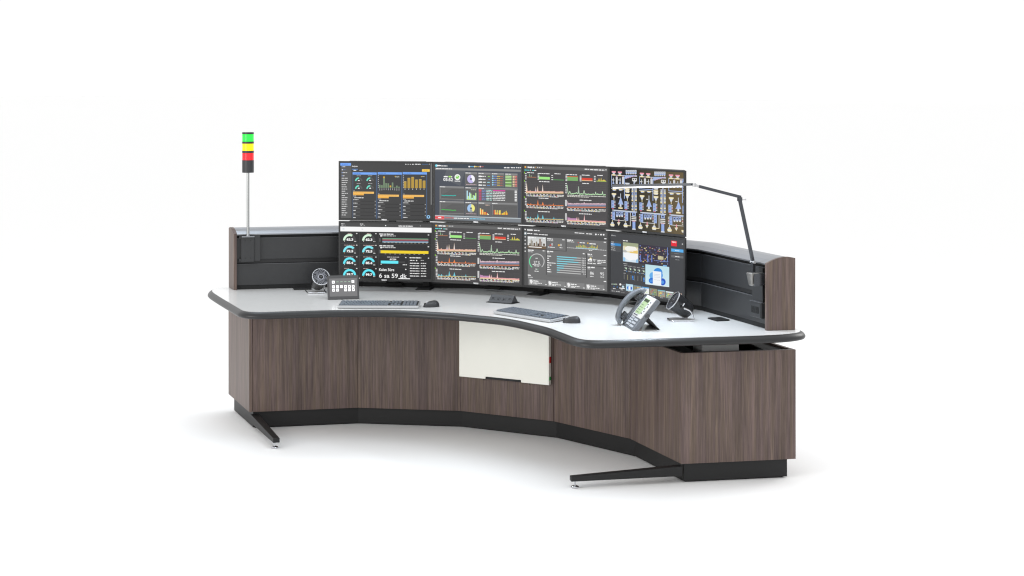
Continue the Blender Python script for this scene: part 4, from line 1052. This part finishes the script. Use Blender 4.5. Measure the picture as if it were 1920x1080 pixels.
def key(x, z, ic=True, w=.0138, h=.0148):
    hexa(bm, [Tm @ Vector(q) for q in ((x-w/2, -.0014, z-h/2), (x+w/2, -.0014, z-h/2), (x+w/2, -.0014, z+h/2), (x-w/2, -.0014, z+h/2))], [Tm @ Vector(q) for q in ((x-w/2, -.0022, z-h/2), (x+w/2, -.0022, z-h/2), (x+w/2, -.0022, z+h/2), (x-w/2, -.0022, z+h/2))])
    if ic:
        for (a, b, c_, e) in random.choice((((-.003, .003, -.003, .003),), ((-.004, .004, -.001, .001), (-.001, .001, -.004, .004)), ((-.004, .004, -.0035, -.002), (-.003, -.001, -.002, .004), (.001, .003, -.002, .003)))):
            q = [(x+a, z+c_), (x+b, z+c_), (x+b, z+e), (x+a, z+e)]
            bi.faces.new([bi.verts.new(Tm @ Vector((X, -.0024, Z))) for X, Z in q])
key(-.0527, .096); key(.0527, .097)
for x in (-.0527, -.0316, -.0105, .0115, .0322, .0532): key(x, .070)
for x in (-.0527, -.0316, .0115, .0322, .0532): key(x, .0515)
for k in range(4):
    x = -.036+.021*k
    bg.faces.new([bg.verts.new(Tm @ Vector((X, -.0015, Z))) for X, Z in ((x, .0955), (x+.012, .0955), (x+.012, .0985), (x, .0985))])
obj('icon_keys', bm, M['white'], gl); obj('icon_marks', bi, M['icon'], gl); obj('status_text', bg, M['dimgreen'], gl)

# ------------------------------------------------------------------ keyboards and mice
def make_keyboard():
    t = empty('keyboard', (0, 0, 0), 0, 'x', 'keyboard', 'keyboards on the worksurface')
    kw, kd = .418, .142; Tm = Matrix.Rotation(math.radians(3.2), 4, 'X')
    bm = NB(); box(bm, -kw/2, kw/2, 0, kd, .001, .0155, .0045, 3, Tm); obj('body', bm, M['kbody'], t)
    bm = NB(); box(bm, -kw/2+.006, kw/2-.006, .014, kd-.006, .0152, .0162, .0003, 1, Tm); obj('key_well', bm, M['matte'], t)
    bm = NB()
    def krow(y, x0, xs, h=.0155):
        x = x0
        for w in xs:
            if w > 0:
                X0, X1 = x+.001, x+w-.0012
                hexa(bm, [Tm @ Vector(q) for q in ((X0, y, .0163), (X1, y, .0163), (X1, y+h, .0163), (X0, y+h, .0163))], [Tm @ Vector(q) for q in ((X0+.0012, y+.001, .0212), (X1-.0012, y+.001, .0212), (X1-.0012, y+h-.0014, .0218), (X0+.0012, y+h-.0014, .0218))])
            x += abs(w)
    u_ = .0178; x0 = -kw/2+.009
    krow(.016, x0, [.024, .020, .022, .1, .022, .020, .020, .024]); krow(.034, x0, [.039]+[u_]*10+[.035])
    krow(.0515, x0, [.031]+[u_]*11+[.025]); krow(.069, x0, [.027]+[u_]*12+[.0225]); krow(.0865, x0, [u_]*13+[.0225]); krow(.109, x0, [.0192]*13, .012)
    xn = x0+.262
    krow(.016, xn, [.0178]*3); krow(.034, xn, [-.0178, .0178]); krow(.069, xn, [.0178]*3); krow(.0865, xn, [.0178]*3); krow(.109, xn, [.0178]*3, .012)
    xp = xn+.061
    for y in (.016, .034, .0515, .069, .0865): krow(y, xp, [.0185]*4)
    krow(.109, xp, [.0185]*4, .012)
    obj('key_field', bm, M['key'], t)
    return t
kb = make_keyboard()
def put(o, p, q, label):
    p, q = Vector(p), Vector(q); m_ = (p+q)/2; o.location = (m_.x, m_.y, ZD); o.rotation_euler = (0, 0, math.atan2(q.y-p.y, q.x-p.x)); o['label'] = label
def copy_tree(root):
    r = root.copy(); col.objects.link(r)
    for ch in list(root.children):
        c = ch.copy(); col.objects.link(c); c.parent = r
        for g in list(ch.children):
            e = g.copy(); col.objects.link(e); e.parent = c
    return r
put(kb, (-.6256, -.4865), (-.2533, -.290), 'silver keyboard with dark keys, in front of the grey touch panel')
kb2 = copy_tree(kb); put(kb2, (.1746, -.268), (.5649, -.406), 'silver keyboard with dark keys, in front of the black power outlet')

def make_mouse():
    t = empty('mouse', (0, 0, 0), 0, 'x', 'mouse', 'mice on the worksurface')
    bm = NB(); n, m_ = 20, 9; rows = []
    for j in range(m_+1):
        ph = j/m_*PI/2; row = []
        for i in range(n):
            a = 2*PI*i/n; ca, sa = math.cos(a), math.sin(a)
            ex = abs(ca)**.8*math.copysign(1, ca); ey = abs(sa)**.8*math.copysign(1, sa)
            k = math.cos(ph)**.6; hh = math.sin(ph)**.9*(.034-.010*ex*k)
            row.append(bm.verts.new((.052*ex*k, .031*ey*k*(1-.12*ex), .0012+hh)))
        rows.append(row)
    for Ra, Rb in zip(rows[:-1], rows[1:]):
        for i in range(n): bm.faces.new((Ra[i], Ra[(i+1) % n], Rb[(i+1) % n], Rb[i]))
    bm.faces.new(rows[0][::-1]); bmesh.ops.remove_doubles(bm, verts=bm.verts[:], dist=1e-5)
    bmesh.ops.recalc_face_normals(bm, faces=bm.faces[:]); obj('shell', bm, M['stack'], t, True, ang=60)
    bm = NB(); lathe(bm, [(.006, -.004), (.0085, -.002), (.0085, .002), (.006, .004)], 20, Matrix.Translation((.028, 0, .0248)) @ Matrix.Rotation(PI/2, 4, 'X')); obj('scroll_wheel', bm, M['chrome'], t, True)
    bm = NB(); box(bm, .004, .046, -.0007, .0007, .012, .0301, 0, mtx=Matrix.Rotation(.19, 4, 'Y') @ Matrix.Translation((-.002, 0, .0035))); obj('button_seam', bm, M['matte'], t)
    return t
ms = make_mouse(); ms.location = (-.243, -.186, ZD); ms.rotation_euler = (0, 0, math.radians(238)); ms.scale = (.84, .84, .84); ms['label'] = 'black mouse in the middle of the desk, near the touch panel keyboard'
ms2 = copy_tree(ms); ms2.location = (.655, -.345, ZD); ms2.rotation_euler = (0, 0, math.radians(205)); ms2['label'] = 'black mouse touching the keyboard that lies before the power outlet'

# ------------------------------------------------------------------ power outlet module on the desk
po = empty('power_outlet', (.0, .144, ZD), 0, 'black wedge shaped desktop power outlet with four sockets, below the centre monitors', 'power outlet')
bm = NB(); box(bm, -.079, .079, -.045, .04, .0003, .0035, .001); obj('flange', bm, M['matte'], po)
bm = NB()
A_ = [(-.072, -.034), (.072, -.034)]
hexa(bm, [(-.070, -.038, .0036), (.070, -.038, .0036), (.070, .036, .0036), (-.070, .036, .0036)], [(-.070, -.002, .040), (.070, -.002, .040), (.070, .003, .040), (-.070, .003, .040)], .0012)
obj('wedge', bm, M['stack'], po)
nf = Vector((0, -.0364, .036)).normalized(); up = Vector((0, .036, .0364)).normalized()
for k, x in enumerate((-.050, -.017, .017, .050)):
    o_ = Vector((x, -.020, .0218))+nf*.0003
    Fm = Matrix(((1, up.x, nf.x, o_.x), (0, up.y, nf.y, o_.y), (0, up.z, nf.z, o_.z), (0, 0, 0, 1)))
    bm = NB(); box(bm, -.011, .011, -.011, .011, .0, .0008, .0003, 1, Fm); so = obj('socket_plate', bm, M['stack'], po)
    bm = NB()
    if k in (1, 2):
        box(bm, -.0055, -.0035, .0005, .007, .0009, .0012, 0, 1, Fm); box(bm, .0035, .0055, .0005, .007, .0009, .0012, 0, 1, Fm); cyl(bm, Fm @ Vector((0, -.005, .0009)), Fm @ Vector((0, -.005, .0013)), .0042, seg=14)
    elif k == 0: box(bm, -.006, .006, -.004, .005, .0009, .0012, 0, 1, Fm)
    else: box(bm, -.006, .006, .002, .005, .0009, .0012, 0, 1, Fm); box(bm, -.006, .006, -.005, -.002, .0009, .0012, 0, 1, Fm)
    obj('socket', bm, M['deck'], so)

# ------------------------------------------------------------------ flat charging pads
def make_pad():
    t = empty('charging_pad', (0, 0, 0), 0, 'x', 'charging pad', 'flat black pads on the worksurface')
    bm = NB(); box(bm, -.05, .05, -.036, .036, .0003, .0075, .0035, 3); obj('body', bm, M['matte'], t, True)
    bm = NB(); lathe(bm, [(.0105, .0076), (.0105, .0083), (.0135, .0083), (.0135, .0076)], 28); obj('ring', bm, M['stack'], t, True)
    return t
pd = make_pad(); pd.location = (1.241, .091, ZD); pd.rotation_euler = (0, 0, math.radians(-41)); pd['label'] = 'flat black charging pad by the wall, near the wall socket box'
pd2 = copy_tree(pd); pd2.location = (-1.262, .085, ZD); pd2.rotation_euler = (0, 0, math.radians(41)); pd2['label'] = 'flat black charging pad beside the fan below the signal light'

# ------------------------------------------------------------------ telephone
fl_ = Vector((.8924, -.2812)); fr_ = Vector((1.0286, -.4513)); d = (fr_-fl_); Wp = d.length
ph = empty('telephone', (*(fl_+fr_)/2, ZD), math.atan2(d.y, d.x), 'grey desk telephone with handset and green display, tilted up on its stand', 'telephone')
tilt = math.radians(50.5); Tm = Matrix.Translation((0, .0, .004)) @ Matrix.Rotation(tilt, 4, 'X')   # local y runs up the face, z out of it
H_ = .186
bm = NB(); box(bm, -Wp/2, Wp/2, 0, H_*.40, -.026, 0, .004, 2, Tm); box(bm, -Wp/2, Wp/2, H_*.38, H_, -.024, -.0006, .004, 2, Tm); bd = obj('body', bm, M['pgrey'], ph)
bm = NB(); box(bm, -Wp/2+.052, Wp/2-.004, H_*.345, H_*.985, -.001, .0035, .0015, 2, Tm); bz = obj('display_bezel', bm, M['pwhite'], ph)
bm = NB(); box(bm, -Wp/2+.066, Wp/2-.062, H_*.43, H_*.90, .003, .0042, .0003, 1, Tm); lc = obj('display', bm, M['lcd'], bz)
bm = NB(); box(bm, -Wp/2+.070, Wp/2-.066, H_*.80, H_*.88, .0043, .0046, 0, 1, Tm)
for k in range(4): box(bm, -Wp/2+.070, Wp/2-.09-.008*(k % 2), H_*(.47+.075*k), H_*(.482+.075*k), .0043, .0046, 0, 1, Tm)
obj('display_text', bm, M['lcdink'], lc)
for k in range(4):
    bm = NB(); box(bm, -.034+.018*k, -.024+.018*k, H_*.375, H_*.405, .0036, .0058, .0006, 1, Tm); obj('soft_key', bm, M['pdark'], bz)
for k in range(6):
    bm = NB(); box(bm, Wp/2-.052+.016*(k % 2), Wp/2-.042+.016*(k % 2), H_*(.47+.07*k), H_*(.505+.07*k), .0036, .0058, .0006, 1, Tm); obj('line_key', bm, M['pdark'], bz)
bm = NB()
for r in range(4):
    for c in range(3): box(bm, -Wp/2+.062+.020*c, -Wp/2+.077+.020*c, .012+.0135*r, .0215+.0135*r, .0002, .0036, .001, 1, Tm)
for r in range(3):
    for c in range(3): box(bm, .024+.022*c, .040+.022*c, .010+.018*r, .021+.018*r, .0002, .0036, .001, 1, Tm)
obj('keypad', bm, M['pkey'], bd)
bm = NB(); cyl(bm, Tm @ Vector((Wp/2-.002, H_*.52, -.012)), Tm @ Vector((Wp/2+.014, H_*.52, -.012)), .011, .010, 20); obj('volume_knob', bm, M['pdark'], bd, True)
# rear stand leg
bm = NB(); a = Tm @ Vector((0, H_*.5, -.024)); hexa(bm, [(-.085, .128, .0008), (.095, .128, .0008), (.095, .136, .0008), (-.085, .136, .0008)], [(-.08, a.y-.012, a.z-.004), (.09, a.y-.012, a.z-.004), (.09, a.y, a.z+.004), (-.08, a.y, a.z+.004)], .0015); obj('stand', bm, M['black'], ph)
# cradle and handset on the left of the face
xh = -Wp/2+.022
bm = NB(); box(bm, xh-.026, xh+.026, .012, H_*.93, -.0002, .006, .003, 2, Tm)
for y in (.042, .137):
    lathe(bm, [(.0, .004), (.019, .0062), (.021, .0105), (.017, .012), (.0, .010)], 24, Tm @ Matrix.Translation((xh, y, 0)))
obj('cradle', bm, M['pgrey'], bd, True, ang=30)
bm = NB(); prof_h = [(.004, .015), (.004, .028), (.016, .042), (.05, .056), (.093, .061), (.136, .056), (.170, .042), (.186, .028), (.188, .015)]
pts = smooth_path([(xh-.004, y, z_) for y, z_ in prof_h], 5); rings = []
for i, p_ in enumerate(pts):
    tg = (pts[min(i+1, len(pts)-1)]-pts[max(i-1, 0)]).normalized(); n_ = Vector((1, 0, 0)); b_ = tg.cross(n_).normalized()
    f = abs(i/(len(pts)-1)-.5)*2; wd = .0195+.005*max(0, f-.55)/.45; th = .0112+.004*max(0, f-.6)/.4
    if i in (0, len(pts)-1): wd *= .55; th *= .55
    rings.append([bm.verts.new(Tm @ (p_+n_*wd*math.copysign(abs(math.cos(t_))**.6, math.cos(t_))+b_*th*math.copysign(abs(math.sin(t_))**.6, math.sin(t_)))) for t_ in [2*PI*k/18 for k in range(18)]])
for Ra, Rb in zip(rings[:-1], rings[1:]):
    for i in range(18): bm.faces.new((Ra[i], Ra[(i+1) % 18], Rb[(i+1) % 18], Rb[i]))
bm.faces.new(rings[0][::-1]); bm.faces.new(rings[-1]); bmesh.ops.recalc_face_normals(bm, faces=bm.faces[:])
hs = obj('handset', bm, M['pgrey'], ph, True, ang=50)
for y in (.036, .152):
    bm = NB(); cyl(bm, Tm @ Vector((xh, y, .012)), Tm @ Vector((xh, y, .032)), .018, .021, 24); obj('ear_cup', bm, M['pdark'], hs, True)
# coiled cord stub leaving the bottom of the handset
bm = NB(); c0 = Tm @ Vector((xh-.012, .006, .016)); pts = []
for k in range(90):
    f = k/89; ctr = Vector((c0.x-.004-.045*f, c0.y-.004+.006*f, .0075+(c0.z-.0075)*max(0, 1-f*2.2))); a = f*2*PI*9
    pts.append(ctr+Vector((0, math.cos(a)*.0052, math.sin(a)*.0052)))
tube(bm, pts, .0021, 7); obj('cord', bm, M['matte'], hs, True, ang=80)

# ------------------------------------------------------------------ wall socket box (right)
p, u, nn, L = wall_frame(True, .0008)
def on_wall(s): return p+u*s
ang_w = math.atan2(u.y, u.x)    # local x towards the end of the wall, -y out of the wall (towards the operator)
s0 = (Vector((1.497, -.0595))-p).dot(u)
q = on_wall(s0)
so = empty('wall_socket', (q.x, q.y, .7845), ang_w, 'dark grey double wall socket box low on the slat wall, beside the wood end cap', 'wall socket')
bm = NB(); box(bm, -.058, .058, -.022, 0, -.0365, .0365, .002); bxo = obj('box', bm, M['slat'], so)
bm = NB(); box(bm, -.054, .054, -.0245, -.0222, -.034, .034, .0008); obj('face_plate', bm, M['slat'], so)
for x in (-.02, .02):
    bm = NB(); box(bm, x-.015, x+.015, -.0262, -.0247, -.016, .016, .0005, 1); rc = obj('receptacle', bm, M['recess'], so)
    bm = NB()
    for dx in (-.005, .005): box(bm, x+dx-.0009, x+dx+.0009, -.0268, -.0263, -.001, .008, 0)
    cyl(bm, (x, -.0263, -.008), (x, -.0268, -.008), .003, seg=12); obj('slot', bm, M['deck'], rc)
bm = NB(); box(bm, -.058, .058, -.0225, -.0015, .0367, .0385, .0004, 1); obj('top_trim', bm, M['alu'], so)

# ------------------------------------------------------------------ task lamp on the right wall
lp = empty('task_lamp', (1.497, -.085, .89), ang_w, 'black folding arm task lamp with lit strip head, clamped to right slat wall', 'lamp')
bpy.context.view_layer.update()
LI = lp.matrix_basis.inverted()
def LW(x, y, z): return LI @ Vector((x, y, z))
sP = (Vector((1.492, -.058))-p).dot(u); qq = on_wall(sP)
c = LW(qq.x, qq.y, .905)
bm = NB(); box(bm, c.x-.058, c.x+.052, c.y-.0065, c.y, c.z-.085, c.z+.082, .001); mp = obj('mounting_plate', bm, M['slat'], lp)
bm = NB(); box(bm, c.x+.0525, c.x+.0575, c.y-.011, c.y, c.z-.088, c.z+.08, .0008); obj('plate_edge', bm, M['deck'], mp)
top = LW(1.5065, -.112, .966); bot = LW(1.5135, -.113, .904)
bm = NB(); hexa(bm, [(top.x-.004-.012, top.y-.026, bot.z), (top.x-.004+.020, top.y-.026, bot.z), (top.x-.004+.020, c.y-.0066, bot.z), (top.x-.004-.012, c.y-.0066, bot.z)],
                [(top.x-.030, top.y-.034, top.z), (top.x+.026, top.y-.034, top.z), (top.x+.026, c.y-.0066, top.z), (top.x-.030, c.y-.0066, top.z)], .007, 4)
obj('base', bm, M['lampbase'], lp, True)
bm = NB(); box(bm, top.x+.0265, top.x+.034, top.y-.02, c.y-.0066, bot.z+.004, top.z-.002, .002); obj('clamp', bm, M['lampbody'], lp)
J = LW(1.4895, -.0925, 1.0135); E_ = LW(1.445, -.150, 1.3105); Wr = LW(1.26, -.252, 1.3795); Tp = LW(.8129, -.214, 1.3560)
def bar(bm, a, b, w, h, bev=.0015):
    d = (b-a).normalized(); s_ = d.cross(Vector((0, 0, 1)))
    if s_.length < .3: s_ = Vector((1, 0, 0))
    s_ = (s_-d*s_.dot(d)).normalized(); t_ = d.cross(s_).normalized()
    hexa(bm, [a-s_*w-t_*h, a+s_*w-t_*h, a+s_*w+t_*h, a-s_*w+t_*h], [b-s_*w-t_*h, b+s_*w-t_*h, b+s_*w+t_*h, b-s_*w+t_*h], bev)
bm = NB(); bar(bm, Vector((J.x, J.y, top.z-.004)), J, .0088, .0088); obj('post', bm, M['lampbody'], lp)
bm = NB(); bar(bm, J+(E_-J)*.02, J+(E_-J)*.985, .0072, .0072); obj('lower_arm', bm, M['lampbody'], lp)
bm = NB(); bar(bm, E_+Vector((0, 0, .014))+(E_-Wr)*.03, Wr+(E_-Wr)*.09, .0068, .0070); obj('upper_arm', bm, M['lampbody'], lp)
sj = (E_-J).cross(Vector((0, 0, 1))).normalized()
bm = NB(); cyl(bm, J-sj*.016, J+sj*.016, .0075, seg=20); jn = obj('lower_joint', bm, M['silver'], lp, True)
bm = NB(); cyl(bm, J+sj*.0165, J+sj*.022, .0085, seg=20); obj('joint_knob', bm, M['lampbody'], jn, True)
bm = NB(); bar(bm, E_-Vector((0, 0, .007)), E_+Vector((0, 0, .012)), .0095, .0095); obj('elbow', bm, M['lampbody'], lp)
eo = (E_-Wr); eo.z = 0; eo.normalize()
bm = NB(); cyl(bm, E_+eo*.0098, E_+eo*.024, .0022, seg=10); cyl(bm, E_+eo*.024, E_+eo*.030+Vector((0, 0, .002)), .0042, seg=14); obj('cable_plug', bm, M['silver'], lp, True)
bm = NB(); cyl(bm, Wr+(Tp-Wr)*.006-Vector((0, 0, .0085)), Wr+(Tp-Wr)*.006+Vector((0, 0, .0085)), .0085, seg=20); bar(bm, Wr+(E_-Wr)*.09, Wr+(E_-Wr)*.02, .0055, .0055); obj('wrist_joint', bm, M['silver'], lp, True)
# head: black bar over a glowing diffuser
hd = Wr+(Tp-Wr)*.03
bm = NB(); bar(bm, hd+Vector((0, 0, .0035)), Tp+Vector((0, 0, .0035)), .0125, .0058, .0012); he = obj('lamp_head', bm, M['lampbody'], lp)
d0 = hd+(Tp-hd)*.14; d1 = hd+(Tp-hd)*.985
bm = NB(); bar(bm, d0-Vector((0, 0, .0050)), d1-Vector((0, 0, .0050)), .0112, .0026, .0008); obj('diffuser', bm, M['led'], he)

# real light under the lamp head
mid = lp.matrix_basis @ ((d0+d1)/2); dirv = (lp.matrix_basis @ d1)-(lp.matrix_basis @ d0)
def area_light(name, loc_, target, sx, sy, power, color, roll=None):
    L_ = bpy.data.lights.new(name, 'AREA'); L_.shape = 'RECTANGLE'; L_.size = sx; L_.size_y = sy; L_.energy = power; L_.color = color
    o = bpy.data.objects.new(name, L_); col.objects.link(o); o.location = loc_
    o.rotation_euler = (Vector(target)-Vector(loc_)).to_track_quat('-Z', 'Y').to_euler()
    if roll is not None: o.rotation_euler = roll
    return o
area_light('lamp_strip_light', (mid.x, mid.y, mid.z-.0115), (0, 0, 0), dirv.length*.97, .02, 7.5, (.74, .86, 1.), (0, 0, math.atan2(dirv.y, dirv.x)))
# studio lamps
area_light('overhead_softbox', (1.25, -.75, 3.7), (.9, -.35, .7), 1.7, 1.3, 30, (.84, .92, 1.))
area_light('rear_softbox', (3.6, 4.6, 3.6), (2.3, .2, 0), 2.0, 2.0, 80, (1, .99, .975))
area_light('front_softbox', (-2.2, -6.4, 2.2), (0, 0, .45), 3.4, 2.2, 118, (1, .985, .95))
area_light('cool_softbox', (-1.9, .05, 3.8), (.5, -.3, .7), 1.6, 1.6, 30, (.78, .89, 1.))

# ------------------------------------------------------------------ world, camera, render
w = bpy.data.worlds.new('World'); sc.world = w; w.use_nodes = True
b = w.node_tree.nodes['Background']; b.inputs['Color'].default_value = (1, 1, 1, 1); b.inputs['Strength'].default_value = 1.05
cam = bpy.data.cameras.new('camera'); co = bpy.data.objects.new('camera', cam); col.objects.link(co); sc.camera = co
co.location = (4.3353, -7.58, 1.8695); co.rotation_euler = (PI/2, 0, .5061842)
cam.sensor_width = 36; cam.lens = 3139.24/1920*36; cam.shift_y = -(540-152.2)/1920; cam.clip_end = 600; cam.clip_start = .1
sc.view_settings.view_transform = 'Standard'; sc.view_settings.look = 'None'; sc.view_settings.exposure = 0; sc.view_settings.gamma = 1
sc.cycles.use_denoising = True
sc.cycles.filter_width = 1.2
sc.cycles.max_bounces = 8; sc.cycles.diffuse_bounces = 4; sc.cycles.glossy_bounces = 4
sc.cycles.sample_clamp_indirect = 8
